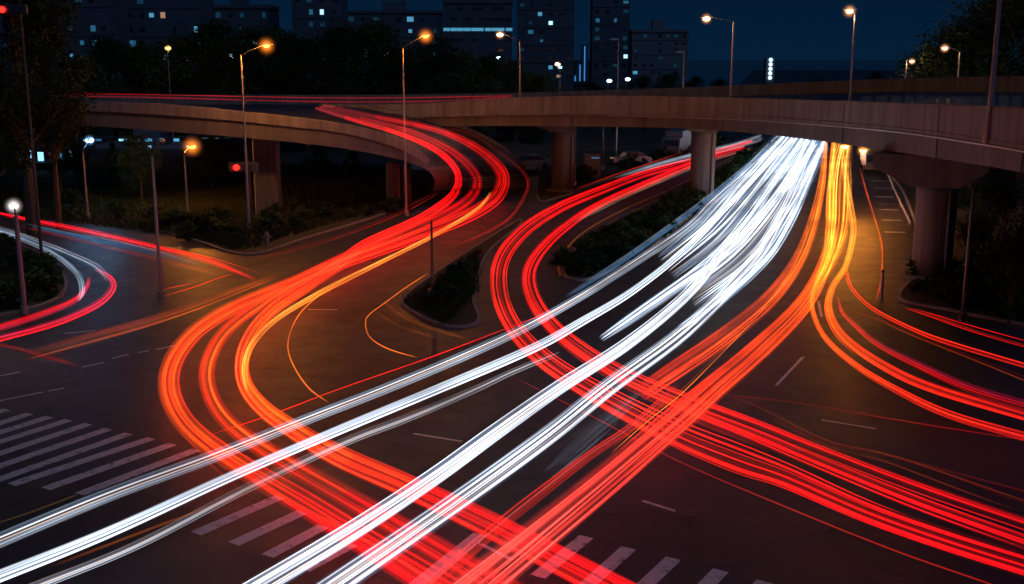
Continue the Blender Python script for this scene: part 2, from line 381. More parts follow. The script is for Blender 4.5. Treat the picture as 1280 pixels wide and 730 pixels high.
nearq = cat_rom(near, 5); farq = cat_rom([(a, b, c) for (a, b), c in zip(far, fary)], 5)
br = empty('road_bridge', (0, 0, 0), 'long curved concrete road bridge crossing above the avenue with solid parapets', 'bridge')
secs_g = []; secs_nb = []; secs_fb = []; secs_t = []; secs_lip = []; NB = []; FB = []
NP = []
for (px, d, yt, ym, yb), (fx, fd, fy) in zip(nearq, farq):
    T = dp(px, yt, d); M = dp(px, ym, d); B = dp(px, yb, d)
    nx, ny = M.x, M.y
    FT = dp(fx, fy, fd); NB.append((nx, ny, T.z, M.z, B.z)); FB.append(FT)
for i in range(len(NB)):
    nx, ny, zt, zm, zb = NB[i]; FT = FB[i]; a = Vector((nx, ny)); f = Vector((FT.x, FT.y)); u = (f-a).normalized(); wv = (f-a).length
    dn = zt-.95; df = FT.z-1.0
    def pt(s, z): q = a+u*s; return Vector((q.x, q.y, z))
    NP.append((a, u, wv, dn, df, zt, zm, zb, FT.z))
    secs_nb.append([pt(0, zm), pt(0, zt-.04), pt(.04, zt), pt(.22, zt), pt(.26, zt-.04), pt(.40, dn+.003), pt(.40, zm)])
    secs_lip.append([pt(-.10, zm-.16), pt(-.10, zm-.003), pt(.5, zm-.003), pt(.5, zm-.16)])
    secs_fb.append([pt(wv-.40, df-.2), pt(wv-.40, df+.003), pt(wv-.26, FT.z-.04), pt(wv-.22, FT.z), pt(wv, FT.z), pt(wv, df-.5), pt(wv-.1, df-.5)])
    secs_g.append([pt(.401, dn), pt(.501, zm-.165), pt(.25, zm-.165), pt(.25, zb), pt(4.5, zb-.15), pt(wv-4.5, min(zb, df-1.7)), pt(wv-.3, df-1.3), pt(wv-.3, df-.205), pt(wv-.401, df-.2), pt(wv-.401, df)])
MB().sweep(secs_g).build('deck', CONC2, br)
MB().sweep(secs_nb[15:]).build('parapet', CONC, br)
MB().sweep(secs_fb).build('parapet', CONC, br)
MB().sweep(secs_lip[15:]).build('edge_beam', CONC, br)
st = []
for (a, u, wv, dn, df, *_r) in NP:
    q0 = a+u*.42; q1 = a+u*(wv-.42)
    st.append([(q0.x, q0.y, dn+.006), (q1.x, q1.y, df+.006)])
vs = [p for s in st for p in s]; mesh_obj('carriageway', vs, [(2*i, 2*i+2, 2*i+3, 2*i+1) for i in range(len(st)-1)], ASPH, br)
# expansion joints in the outer face
for k in (28, 38, 46, 53, 60, 64):
    a, u, wv, dn, df, zt, zm, zb, fz = NP[k]
    t = Vector((-u.y, u.x)).normalized()
    c0 = a+u*.03; c1 = a+u*.23
    for (cc, z0, z1, off) in ((c0, zm+.02, zt-.06, .045), (c1, zb+.02, zm-.18, .045)):
        m = MB(); p = [cc-t*.03-u*off, cc+t*.03-u*off, cc+t*.03+u*.05, cc-t*.03+u*.05]
        m.prism([tuple(q) for q in p], z0, z1).build('expansion_joint', DARKM, br)
# drain pipe run / cable duct under the edge, catches the lamp light
duct = []
for (a, u, wv, dn, df, zt, zm, zb, fz) in NP[30:]:
    q = a-u*.04; duct.append((q.x, q.y, zm-.24))
MB().tube(duct, .045, 6).build('cable_duct', GALV, br)

# piers
def pier(px, ybase, depth, wd, ztop, cap=None, label='', lean=0):
    p = dp(px, ybase, depth); p.z = 0
    t = empty('bridge_pier', p, label, 'bridge pier')
    r = wd/2; n = 24; m = MB()
    ring = []
    for z, k in ((-.1, 1.0), (ztop-.9, 1.0), (ztop-.4, 1.02), (ztop, 1.04)):
        ring.append([(r*k*math.cos(2*math.pi*i/n), r*k*math.sin(2*math.pi*i/n), z) for i in range(n)])
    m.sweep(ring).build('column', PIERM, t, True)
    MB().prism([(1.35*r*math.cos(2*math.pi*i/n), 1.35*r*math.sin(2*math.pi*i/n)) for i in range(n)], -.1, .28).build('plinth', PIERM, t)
    MB().tube([(r*.75, -r*.75, .3), (r*.75, -r*.75, ztop-.2)], .09, 8).build('drainpipe', DARKM, t)
    if cap:
        wl, wr, dpt, hh = cap; z0 = ztop-.01; z1 = ztop+hh
        prof = [(-wl, z1), (wr, z1), (wr, z1-.45*hh), (r*1.15, z0), (-r*1.15, z0), (-wl, z1-.45*hh)]
        m = MB(); m.add([(x, -dpt/2, z) for x, z in prof]+[(x, dpt/2, z) for x, z in prof],
                        [tuple(range(5, -1, -1)), tuple(range(6, 12))]+[(i, (i+1) % 6, 6+(i+1) % 6, 6+i) for i in range(6)])
        m.build('crosshead', CONC2, t)
    return t
def under(px):   # height of underside
    best = min(range(len(nearq)), key=lambda i: abs(nearq[i][0]-px)); return NP[best][7]
pier(1163, 350, 61.2, 2.1, 5.15, (3.2, 2.6, 2.6, 1.65), 'thick round pier under the right end of the bridge with wide crosshead').rotation_euler.z = -.5
pier(877, 246, 94, 2.0, 5.8, (1.9, 1.9, 2.2, 1.2), 'round pier beside the hedge between the red and white traffic streams').rotation_euler.z = -.2
pier(703, 235, 100, 2.0, 5.4, (3.4, 1.1, 2.4, 1.5), 'round pier with one-sided crosshead between the loop ramp and the red stream')
pier(1010, 246, 101, 2.0, 5.6, (1.9, 1.9, 2.2, 1.2), 'round pier under the bridge hidden in the glare of the avenue') if False else None

# ================================================================ LOOP RAMP (peels off the bridge and falls to the junction)
# inner edge: px, y(top of parapet), depth, y(parapet foot), y(girder underside);  outer edge: px, y, depth
inn = [(-120, 122, 80, 135, 153), (84, 126, 80, 138, 157), (201, 129.5, 80, 144, 165), (302, 139, 80.5, 152, 173), (366, 146, 81, 159, 179), (430, 155, 82, 167, 187), (492, 171, 84, 184, 199), (526, 190, 86, 201, 210), (541, 210, 89, 219, 223), (538, 225, 92.3, 232, 236)]
outer = [(-120, 128, 97), (100, 128.5, 97), (250, 129, 96), (400, 131, 95), (470, 138, 94.3), (540, 151, 95), (590, 165, 98), (632, 188, 102), (655, 212, 104.5), (664, 235, 103)]
inq = cat_rom(inn, 6); ouq = cat_rom(outer, 6)
rp = empty('loop_ramp', (0, 0, 0), 'curving concrete slip ramp descending from the bridge to the junction at left', 'ramp')
g_, pi_, po_, cwv = [], [], [], []
RAMP = []
for (px, yt, d, ym, yb), (ox, oy, od) in zip(inq, ouq):
    T = dp(px, yt, d); M = dp(px, ym, d); B = dp(px, yb, d); O = dp(ox, oy, od)
    zt, zm, zb = max(T.z, .8), max(M.z, -.1), max(B.z, -.12)
    dz = max(zt-.8, .012); oz = max(min(O.z, 7.6), .012)
    a = Vector((T.x, T.y)); f = Vector((O.x, O.y)); u = (f-a).normalized(); wv = (f-a).length
    def pt(s, z): q = a+u*s; return Vector((q.x, q.y, z))
    RAMP.append((a, u, wv, dz, oz))
    pi_.append([pt(0, zm), pt(0, zt-.03), pt(.03, zt), pt(.22, zt), pt(.34, dz+.003), pt(.34, min(zm, dz-.02))])
    thin = max(min(zb, dz-.1), -.12)
    g_.append([pt(.342, dz), pt(.342, zm-.01), pt(.2, zm-.01), pt(.2, thin), pt(wv*.5, max(thin-.1, -.13)), pt(wv-.02, max(min(oz-1.3, 50), -.12)), pt(wv-.02, oz)])
    cwv.append([pt(.36, dz+.008), pt(wv+.0, oz+.008)])
MB().sweep(g_).build('deck', CONC2, rp)
MB().sweep(pi_).build('parapet', CONC, rp)
mesh_obj('carriageway', [p for s in cwv for p in s], [(2*i, 2*i+2, 2*i+3, 2*i+1) for i in range(len(cwv)-1)], ASPH, rp)
# outer kerb with low steel rail
m = MB()
for (a, u, wv, dz, oz) in RAMP[22:]:
    pass
m.sweep([[Vector((*(a+u*(wv-.3)), oz-.1)), Vector((*(a+u*(wv-.3)), oz+.25)), Vector((*(a+u*(wv-.0)), oz+.25)), Vector((*(a+u*(wv-.0)), oz-.1))] for (a, u, wv, dz, oz) in RAMP[24:]]).build('kerb', CONC, rp)
# apron that carries the ramp road on to the junction is the junction asphalt itself
def ramp_pier(px, depth, wd, zt, label):
    p = dp(px, 240, depth); p.z = 0
    t = empty('bridge_pier', p, label, 'bridge pier')
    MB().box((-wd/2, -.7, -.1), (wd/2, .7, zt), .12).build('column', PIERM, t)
    return t
ramp_pier(335, 85, 1.8, 5.9, 'square concrete pier under the slip ramp left of the trees')
ramp_pier(492, 90, 1.0, 3.6, 'first of two thin piers under the low end of the slip ramp')
ramp_pier(508, 91.5, .7, 3.2, 'second of two thin piers under the low end of the slip ramp')

# ================================================================ STREET LAMPS
SODIUM = (1.0, .30, .035); WARM = (1.0, .50, .22); COOL = (.55, .78, 1.0)
def lamp(name, base, top_z, head, label, colour=SODIUM, watt=900, es=60, r0=.11, r1=.055, size=.24, lit=True, m=GALV, group='street lamps'):
    """base: world point, head: world point of the luminaire"""
    t = empty(name, base, label, 'street lamp', group)
    h = top_z-base.z; hd = head-base
    MB().tube([(0, 0, -.02), (0, 0, .35)], .19, 12).build('base', m, t)
    MB().tube([(0, 0, .3), (0, 0, h*.5), (0, 0, h)], [r0, (r0+r1)/2, r1], 10).build('pole', m, t)
    c = Vector((0, 0, h))
    mid = c.lerp(hd, .5)+Vector((0, 0, .12))
    MB().tube([c-Vector((0, 0, .3)), c+Vector((0, 0, .05)), mid, hd+Vector((0, 0, .12))], [.045, .045, .035, .03], 6).build('arm', DARKM, t)
    d = Vector((hd.x, hd.y, 0)); d = d.normalized() if d.length > .05 else Vector((1, 0, 0)); s = d.cross(Vector((0, 0, 1)))
    def q(a, b, z): return hd+d*a+s*b+Vector((0, 0, z))
    MB().sweep([[q(-.45, -.10, .05), q(-.45, .10, .05), q(-.45, .07, .13), q(-.45, -.07, .13)],
                [q(0, -.19, .04), q(0, .19, .04), q(0, .12, .19), q(0, -.12, .19)],
                [q(.42, -.14, .05), q(.42, .14, .05), q(.42, .08, .13), q(.42, -.08, .13)]]).build('lamp_head', m, t)
    if lit:
        key = 'lamp bowl %s %s' % (colour, es)
        MB().ball(hd+Vector((0, 0, -.02)), size, 14, 8, .62).build('lamp_bowl', emat(key, colour, es), t, True)
        MB().ball(hd+Vector((0, 0, -.02)), (max(.95, size*4.6) if colour == SODIUM else .62), 28, 18, 1).build('glow_halo', glow_mat('lamp glow halo %s' % (colour,), (colour[0], colour[1]*.8, colour[2]*.6) if colour[0] > .9 and colour[1] < .6 else colour, 1.7, 16, False), t, True)  # added emissive sphere imitating the glow around the lamp
        if watt:
            ld = bpy.data.lights.new('lamp_light', 'POINT'); ld.energy = watt; ld.color = colour; ld.shadow_soft_size = .3
            lo = bpy.data.objects.new('lamp_light', ld); C.objects.link(lo); lo.parent = t; lo.location = hd+Vector((0, 0, -.35))
    else:
        MB().ball(hd+Vector((0, 0, -.02)), .15, 10, 6, .5).build('lamp_bowl', GLASS, t, True)
    return t
def lamp_px(px, ytop, depth, zbase, head, label, name='street_lamp', **k):
    T = dp(px, ytop, depth); b = Vector((T.x, T.y, zbase)); H = dp(head[0], head[1], depth)
    return lamp(name, b, T.z, H, label, **k)
lamp_px(301, 70, 75, .1, (333, 57), 'tall lamp with orange light on the left verge in front of the slip ramp', watt=2500, es=9, size=.2)
lamp_px(503.5, 61, 82, .1, (532, 45), 'tall lamp with orange light rising beside the bend of the slip ramp', watt=1400, es=9, size=.2)
lamp_px(650, 52, 91.6, 7.9, (625, 43), 'lamp with pale orange light on the bridge above the one-sided pier', colour=WARM, watt=220, es=12, size=.26, r0=.08)
lamp_px(773, 48, 124, 0, (757, 100), 'unlit thin pole rising from the ground behind the bridge', lit=False, r0=.1) if False else None
lamp_px(917, 28, 78.6, 8.2, (883, 23), 'lamp with pale orange light on the bridge left of the tallest bare sky', colour=WARM, watt=220, es=12, size=.26, r0=.08)
lamp_px(1069, 19, 66, 8.6, (1062, 13.5), 'lamp with its light close to the pole top on the right half of the bridge', colour=WARM, watt=150, es=12, size=.2, r0=.08)
lamp_px(1252, -25, 45, 8.4, (1262, -40), 'nearest bridge lamp, its thick pole cut by the top edge at right', colour=WARM, watt=40, es=14, r0=.13, r1=.08)
lamp_px(1200, 65, 92, 8.6, (1181, 60), 'lamp at the right tree line behind the bridge with its light on the left arm', colour=WARM, watt=150, es=12, size=.22, r0=.09)
lamp_px(1133, 76, 118, 8.0, (1140, 76.5), 'small far lamp behind the bridge with its light right of the pole', colour=WARM, watt=300, es=12, size=.22, r0=.09)
lamp_px(855, 62, 118, 8.0, (848, 66), 'unlit lamp behind the far parapet beside the pale building', lit=False, r0=.08)
lamp_px(700, 92, 150, 0.0, (697, 80), 'small far lamp with warm light among the dark trees behind the bridge', colour=WARM, watt=300, es=14, size=.34)
lamp_px(210, 72, 130, 0.0, (210, 60), 'faint yellow lamp half hidden by dark trees at upper left', colour=(1, .55, .15), watt=200, es=3, size=.34)
lamp_px(773, 48, 124, 0.0, (766, 50), 'unlit tall lamp pole rising behind the middle of the bridge', lit=False)
lamp_px(1000, 178, 160, -.1, (1000, 172), '', lit=False) if False else None
b = at(202, 372); T = dp(197.5, 192, 56.5); lamp('street_lamp', Vector((b.x, b.y, 0)), T.z, dp(201, 178, 56.5), 'unlit bare lamp pole between the blue and red streams at left', lit=False, r0=.10, m=GALV)
b = at(31, 392, .1); T = dp(27, 264, 53); lamp('street_lamp', Vector((b.x, b.y, .1)), T.z, dp(17, 257, 53), 'short lamp with white light on the left traffic island', colour=(1, .86, .84), watt=70, es=30, r0=.13, r1=.10, size=.19)
b = at(110, 272, .1); lamp('street_lamp', b, 5.0, dp(112, 175, 84), 'blue white lamp in front of the trees at far left', colour=(.22, .55, 1), watt=450, es=14, size=.3, r0=.1)
b = at(235, 271, .1); lamp('street_lamp', b, 4.9, dp(240, 183, 84.5), 'orange lamp under the slip ramp beside the leafy tree', colour=SODIUM, watt=1500, es=9, size=.26, r0=.1)
b = at(1203, 400, .1); T = dp(1207, 240, 51.7); lamp('street_lamp', b, T.z, dp(1215, 234, 51.7), 'unlit dark lamp pole right of the thick round pier', lit=False, m=DARKM, r0=.1)
for px, yb_, zt_, lab in ((718, 232, 6.0, 'thin pole just right of the one-sided pier under the bridge'), (753, 212, 6.0, 'thin pole in the dark between the two middle piers'), ):
    b = at(px, yb_, .1)
    t = empty('utility_pole', b, lab, 'pole')
    MB().tube([(0, 0, -.1), (0, 0, zt_)], [.11, .08], 8).build('shaft', DARKM, t); MB().tube([(0, 0, -.1), (0, 0, .4)], .2, 8).build('base', GALV, t)
def soffit_lamp(px, py, depth, label, watt):
    p = dp(px, py, depth); t = empty('soffit_lamp', p, label, 'lamp')
    MB().box((-.35, -.25, .12), (.35, .25, .34), .04).build('housing', DARKM, t); MB().tube([(0, 0, .3), (0, 0, 1.2)], .05, 6).build('bracket', GALV, t)
    MB().ball((0, 0, .05), .26, 12, 8, .6).build('lamp_bowl', emat('soffit bowl', SODIUM, 40), t, True)
    MB().ball((0, 0, .05), .8, 16, 10, 1).build('glow_halo', glow_mat('lamp glow halo %s' % (SODIUM,), SODIUM, 1.6, 14, False), t, True)  # soft glow round the bowl, made as an added emissive ball
    ld = bpy.data.lights.new('lamp_light', 'POINT'); ld.energy = watt; ld.color = SODIUM; ld.shadow_soft_size = .3
    lo = bpy.data.objects.new('lamp_light', ld); C.objects.link(lo); lo.parent = t; lo.location = (0, 0, -.4)
soffit_lamp(1056, 184, 82, 'brighter orange lamp hanging under the bridge above the golden trails', 600)
soffit_lamp(1079, 189, 86, 'orange lamp hanging under the bridge above the side lane', 1300)
# hood-less post on the central island with a control box
b = at(541, 384, .1); t = empty('signal_post', b, 'slim dark post with a low cabinet among bushes on the central island', 'signal post')
MB().tube([(0, 0, -.05), (0, 0, 4.2)], [.09, .05], 8).build('pole', DARKM, t)
MB().box((-.22, -.3, 0), (.22, .3, .9), .03).build('cabinet', DARKM, t)
# red signal lights
def signal(px, py, depth, label, s=.5):
    P = dp(px, py, depth); b = Vector((P.x+.9, P.y, 0)); t = empty('traffic_light', b, label, 'traffic light')
    MB().tube([(0, 0, -.05), (0, 0, P.z+.5)], [.1, .07], 8).build('pole', DARKM, t)
    MB().tube([(0, 0, P.z), (-.9, 0, P.z)], .05, 6).build('arm', DARKM, t)
    MB().box((-.9-s*1.2, -.12, P.z-s*.7), (-.9+s*3.2, .14, P.z+s*.7), .04).build('housing', DARKM, t)
    for k_ in (0, 1, 2):
        l_ = MB(); l_.tube([(-.9+k_*s, -.20, P.z), (-.9+k_*s, -.121, P.z)], s*.42, 16).build('lens', emat('red signal', (1, .015, .01), 4.0) if k_ == 0 else GLASS, t)
    MB().ball((-.9, -.2, P.z), s*.95, 18, 12, .7).build('glow_halo', glow_mat('red glow halo', (1, .01, .005), 1.1, 5, False), t)  # red glow round the lens, put in as an emissive ball
    return t
signal(296, 209, 82, 'red traffic light under the slip ramp beside the tall orange lamp', .5)
signal(4, 12, 60, 'red light high in the dark at the top left corner', .4)

# ================================================================ LIGHT TRAILS
COL = {'white': (.88, .92, 1.0), 'cool': (.62, .80, 1.0), 'blue': (.10, .38, .85), 'beige': (1.0, .74, .60), 'red': (1.0, .003, .004), 'scarlet': (1.0, .022, .006), 'pink': (1.0, .08, .065),
       'orange': (1.0, .085, .004), 'amber': (1.0, .20, .012), 'yellow': (1.0, .36, .05), 'magenta': (1.0, .01, .08), 'darkorange': (.35, .06, .004), 'dimred': (.22, .006, .006), 'darkred': (.5, .002, .004), 'halo': (.40, .62, 1.0), 'dimgrey': (.10, .006, .006)}
BASE = {'white': 1.5, 'cool': 1.2, 'blue': .8, 'beige': 1.0, 'red': 2.0, 'scarlet': 1.8, 'pink': 1.3, 'orange': 1.7, 'amber': 1.6, 'yellow': 1.5, 'magenta': 1.4, 'halo': 1.2, 'dimred': 1.5, 'darkred': 1.5, 'dimgrey': 1}
from mathutils.bvhtree import BVHTree
_v = [p for q in cwv for p in q]; RB = BVHTree.FromPolygons([Vector(p) for p in _v], [(2*i, 2*i+2, 2*i+3, 2*i+1) for i in range(len(cwv)-1)])
def surf_z(x, y):
    h = RB.ray_cast(Vector((0, 0, HC)), ray(x, y))
    return max(h[0].z, 0) if h[0] is not None else 0.0
GW = 'headlight streaks of the avenue'
def trail(label, pts, cols, n, gain=1.0, rad=(.018, .05), haze=0, z=.65, group=None, seed=None, ends=(.0, .0), wob=.035, per=7, hz_gain=.34, grad=None, hz_r=.4, core=(), far=0, down=None, surf=False, grad2=None):
    """pts: (px, py, width_px[, height]) along the streak; every vehicle lamp leaves one strand"""
    rr = random.Random(seed if seed is not None else label)
    P = [(p[0], p[1], p[2], (p[3] if len(p) > 3 else 0)) for p in pts]
    def run_on(p, q):   # carry a streak that leaves the picture on along its lane
        if q[0] > 1281 or q[0] < -5 or q[1] > 731:
            d = (q[0]-p[0], q[1]-p[1]); k = 170/max(1, math.hypot(*d)); return (q[0]+d[0]*k, q[1]+d[1]*k, q[2]*1.15, q[3])
    x_ = run_on(P[-2], P[-1]); P = P+([x_] if x_ else [])
    x_ = run_on(P[1], P[0]); P = ([x_] if x_ else [])+P
    Q = cat_rom(P, per); N = len(Q)
    nrm = []
    for i in range(N):
        a = Q[max(i-1, 0)]; b = Q[min(i+1, N-1)]; tx, ty = b[0]-a[0], b[1]-a[1]; L = math.hypot(tx, ty) or 1
        nrm.append((-ty/L, tx/L))
    root_p = at(Q[N//2][0], Q[N//2][1], max(Q[N//2][3], 0))
    gain *= .34 if (group == GW or 'amber' in cols) else .27; core = [(a, b*.6, c*.6, d) for a, b, c, d in core]
    t = empty('light_trail', (0, 0, 0), label, 'light trail', group)
    if down is None: down = .07 if group == GW else .15 if ('amber' in cols or 'yellow' in cols or 'orange' in cols) else .03
    def gcol(u, grad):
        for (u0, c0), (u1, c1) in zip(grad, grad[1:]):
            if u <= u1+1e-6:
                k = (u-u0)/(u1-u0); a, b = COL[c0], COL[c1]
                return tuple(round(a[q]*(1-k)+b[q]*k, 4) for q in range(3))
        return COL[grad[-1][1]]
    def strand(name, f, r, h, mt, i0, i1, amp):
        ph = rr.uniform(0, 6.28); fr = rr.uniform(1.0, 2.6); pl = []
        for i in range(i0, i1+1):
            x, y, wd, zz = Q[i]; nx, ny = nrm[i]
            ff = (f-.5+amp*math.sin(fr*6.28*i/N+ph))*wd
            pl.append((x+nx*ff, y+ny*ff, zz))
        if surf:
            zs = [surf_z(a, b) if q[3] <= 0 or c < 5.6 else c for (a, b, c), q in zip(pl, Q[i0:i1+1])]
            for _ in range(2): zs = [sum(zs[max(0, i-2):i+3])/len(zs[max(0, i-2):i+3]) for i in range(len(zs))]
            zs = [max(a, surf_z(p[0], p[1])) for a, p in zip(zs, pl)]
            pl = [at(p[0], p[1], q+h) for p, q in zip(pl, zs)]
        else: pl = [at(a, b, c+h) for a, b, c in pl]
        if len(pl) < 4: return
        k = len(pl); rs = [r*(max(1, p.y/55)**far) for p in pl]
        for j in range(min(5, k//3)):
            s = (j+.15)/5
            if i0 > 0 or ends[0]: rs[j] *= s
            if i1 < N-1 or ends[1]: rs[k-1-j] *= s
        o = MB().tube(pl, rs, 6, cap=False).build(name, mt[0], t, True)
        ax = []
        for j in range(k):
            tv = (pl[min(j+1, k-1)]-pl[max(j-1, 0)]).normalized(); ax += list(tv)*6
        o.data.attributes.new('axis', 'FLOAT_VECTOR', 'POINT').data.foreach_set('vector', ax)
        if grad:
            gr_ = grad2 if (grad2 and rr.random() < .5) else grad
            S = 26
            for q in range(1, S): o.data.materials.append(glow_mat('graded light', gcol(q/(S-1), gr_), mt[1], down=down)) 
            o.data.materials[0] = glow_mat('graded light', gcol(0, gr_), mt[1], down=down)
            o.data.polygons.foreach_set('material_index', [min(S-1, int(((i0+f_//6)/N)*S)) for f_ in range(len(o.data.polygons))])
    n = round(n*1.35) if n > 4 else n
    for j in range(n):
        f = (j+.5)/n+rr.uniform(-.8, .8)/n if n > 1 else .5
        c = rr.choice(cols); r = rr.uniform(*rad)
        if rr.random() < .35: r *= .55
        k_ = rr.choice((0, 1, 1, 2, 2, 3, 3)); g = gain*(.16, .4, 1.1, 2.8)[k_]; r *= (2.4, 1.6, 1.05, .75)[k_]
        i0, i1 = 0, N-1
        if n > 3 and rr.random() < .35: i0 = rr.randint(0, N//3)
        if n > 3 and rr.random() < .35: i1 = rr.randint(2*N//3, N-1)
        strand('strand', f, r, z+rr.uniform(-.15, .25), (glow_mat(c+' light', COL[c], BASE[c]*g, down=down), BASE[c]*g), i0, i1, wob if n > 1 else .0)
    for f, r, g, c in core:
        strand('strand', f, r, z, (glow_mat(c+' light', COL[c], BASE[c]*g, down=down), BASE[c]*g), 0, N-1, .01)
    for j in range(haze):
        f = (j+.5)/haze; c = 'halo' if group == GW else cols[j % len(cols)]
        w0 = Q[N//3][2]
        p0 = at(Q[N//3][0], Q[N//3][1]); sc_ = (p0-Vector((0, 0, HC))).length/F
        r = max(.08, .62*w0*sc_/haze)
        strand('glow', f, min(r, hz_r), z, (glow_mat(c+' glow', COL[c], BASE[c]*hz_gain*gain, 4.0, down=down), BASE[c]*hz_gain*gain), 0, N-1, 0)
    return t

# --- white headlight streams
trail('topmost white headlight trail from the bridge to the left edge', [(978, 173, 3), (934, 214, 6), (890, 253, 9), (855, 287, 10), (761, 349, 11), (700, 386, 11), (640, 418, 12), (560, 454, 13), (475, 489, 14), (385, 524, 15), (262, 573, 17), (130, 622, 18), (-30, 689, 20)], ['white', 'beige', 'cool', 'cool'], 7, .9, (.02, .042), 2, group=GW, down=.02, core=[(.3, .03, 1.2, 'cool'), (.7, .042, 1.4, 'white')], far=.3)
trail('bright bluish white trail just below the topmost one, reaching the left edge', [(990, 173, 3), (950, 214, 6), (905, 262, 8), (855, 313, 9), (790, 364, 10), (727, 402, 11), (667, 435, 12), (553, 484, 13), (430, 535, 14), (290, 595, 14), (130, 668, 15), (-30, 732, 16)], ['white', 'cool', 'cool'], 5, 1.4, (.025, .05), 2, group=GW, down=.02, hz_gain=.13, core=[(.45, .06, 1.9, 'white'), (.55, .15, .45, 'halo')], far=.3)
trail('thin beige trail under the bluish white one, ending at the bottom left', [(700, 440, 6), (640, 465, 6), (593, 487, 7), (510, 522, 8), (430, 553, 8), (309, 610, 9), (168, 683, 9), (40, 735, 10)], ['beige', 'white'], 4, .9, (.015, .035), 1, group=GW, ends=(1, 0), core=[(.5, .04, 1.2, 'beige')], far=.4)
trail('short orange line below the bluish white trail over the crosswalk', [(390, 582, 3), (300, 618, 4), (200, 655, 4), (60, 708, 5)], ['amber', 'orange'], 2, .5, (.015, .03), 0, ends=(1, 1))
trail('thick white trail third from the top, ending at the bottom edge', [(1003, 173, 4), (975, 214, 8), (940, 268, 12), (900, 318, 14), (855, 372, 15), (781, 432, 17), (700, 484, 18), (620, 540, 20), (540, 598, 22), (440, 664, 26), (310, 742, 30)], ['white', 'white', 'beige'], 8, 1.6, (.025, .06), 3, group=GW, core=[(.3, .035, 1.2, 'white'), (.65, .075, 1.6, 'white')], far=.3)
trail('lowest thick white trail, crossing the red ones above the bottom edge', [(1018, 174, 5), (997, 222, 9), (968, 284, 14), (934, 336, 18), (855, 415, 20), (761, 484, 22), (690, 541, 23), (600, 607, 25), (500, 677, 27), (400, 745, 30)], ['white', 'beige', 'white', 'white'], 9, 1.3, (.02, .055), 3, group=GW, core=[(.2, .035, 1.1, 'beige'), (.75, .07, 1.6, 'white')], far=.3)
trail('feathered white trail fading out in the middle of the avenue', [(1010, 174, 4), (985, 225, 8), (935, 288, 12), (895, 325, 14), (855, 352, 14), (800, 390, 13), (751, 424, 9)], ['white', 'beige', 'cool'], 7, 1.8, (.025, .06), 3, group=GW, ends=(0, 1), hz_gain=.5, hz_r=.9, core=[(.5, .10, 1.4, 'white')], far=.3)
trail('second feathered white trail fading before the red streams', [(1030, 176, 4), (1012, 222, 8), (985, 280, 12), (955, 325, 13), (900, 375, 14), (850, 412, 14)], ['white', 'cool', 'beige'], 6, 1.8, (.025, .055), 3, group=GW, ends=(0, 1), hz_gain=.5, hz_r=.9, core=[(.4, .09, 1.4, 'white')], far=.3)
trail('dense bundle of white lines filling the avenue below the bridge', [(1008, 173, 58), (984, 205, 74), (952, 250, 90), (905, 305, 96), (845, 352, 90)], ['white', 'cool', 'white', 'beige', 'white'], 34, 1.3, (.025, .07), 6, group=GW, ends=(0, 1), hz_gain=.34, wob=.012, hz_r=.7, far=.4, core=[(.12, .09, 1.5, 'white'), (.3, .12, 1.7, 'white'), (.5, .10, 1.5, 'white'), (.68, .13, 1.7, 'white'), (.85, .10, 1.5, 'white')])
trail('blown out white glare where the avenue passes under the bridge', [(1008, 172, 54), (996, 190, 58), (981, 210, 62), (962, 236, 66)], ['white'], 12, 2.0, (.05, .11), 5, group=GW, ends=(0, 1), hz_gain=.5, wob=0, hz_r=.9, far=.2)
trail('bright white blob of headlights standing in the avenue', [(976, 239, 6), (981, 234, 8), (986, 229, 8), (992, 224, 6)], ['white'], 3, 3, (.14, .22), 0, group=GW, ends=(1, 1), wob=0)
trail('blue edge line along the top of the white streams beside the hedge', [(968, 178, 3), (930, 210, 4), (890, 243, 5), (855, 270, 6), (800, 310, 6), (761, 336, 6), (707, 370, 4)], ['blue', 'cool', 'blue'], 4, .8, (.02, .045), 1, group=GW, ends=(0, 1), far=.3)
trail('faint grey streak over the crossing red streams in the bottom middle', [(800, 490, 26), (745, 535, 26), (680, 590, 22)], ['cool', 'beige'], 4, .25, (.03, .07), 1, ends=(1, 1))
trail('short amber dash beside the third white trail', [(684, 491, 2), (655, 511, 3), (624, 530, 3)], ['amber'], 1, .8, (.04, .05), 0, ends=(1, 1))

# --- loop ramp stream: from the bridge down the loop and across the junction
trail('outer red and orange ramp trails sweeping the left junction bend', [(405, 132, 4, 7.4), (470, 146, 6, 6.5), (526, 157, 7, 5.6), (567, 170, 8, 4.9), (600, 188, 10, 3.4), (622, 208, 13, 1.9), (629, 226, 16, .7), (618, 249, 17), (580, 272, 17), (520, 296, 16), (430, 328, 15), (350, 360, 15), (290, 386, 17), (245, 415, 19), (218, 450, 22), (212, 485, 24), (226, 520, 24), (256, 551, 24), (310, 587, 26), (380, 628, 30), (460, 678, 34), (560, 738, 40)],
      ['red', 'orange', 'scarlet', 'red'], 13, 1.0, (.025, .06), 4, grad=((0, 'dimgrey'), (.12, 'darkred'), (.25, 'red'), (.4, 'scarlet'), (.6, 'orange'), (.76, 'orange'), (.88, 'red'), (1, 'red')), grad2=((0, 'dimgrey'), (.12, 'darkred'), (.25, 'red'), (.5, 'red'), (.62, 'scarlet'), (.8, 'scarlet'), (1, 'red')), surf=True, hz_r=.75, down=1.0, per=6, hz_gain=.34, core=[(.3, .09, 1.0, 'red'), (.75, .08, 1.0, 'scarlet')])
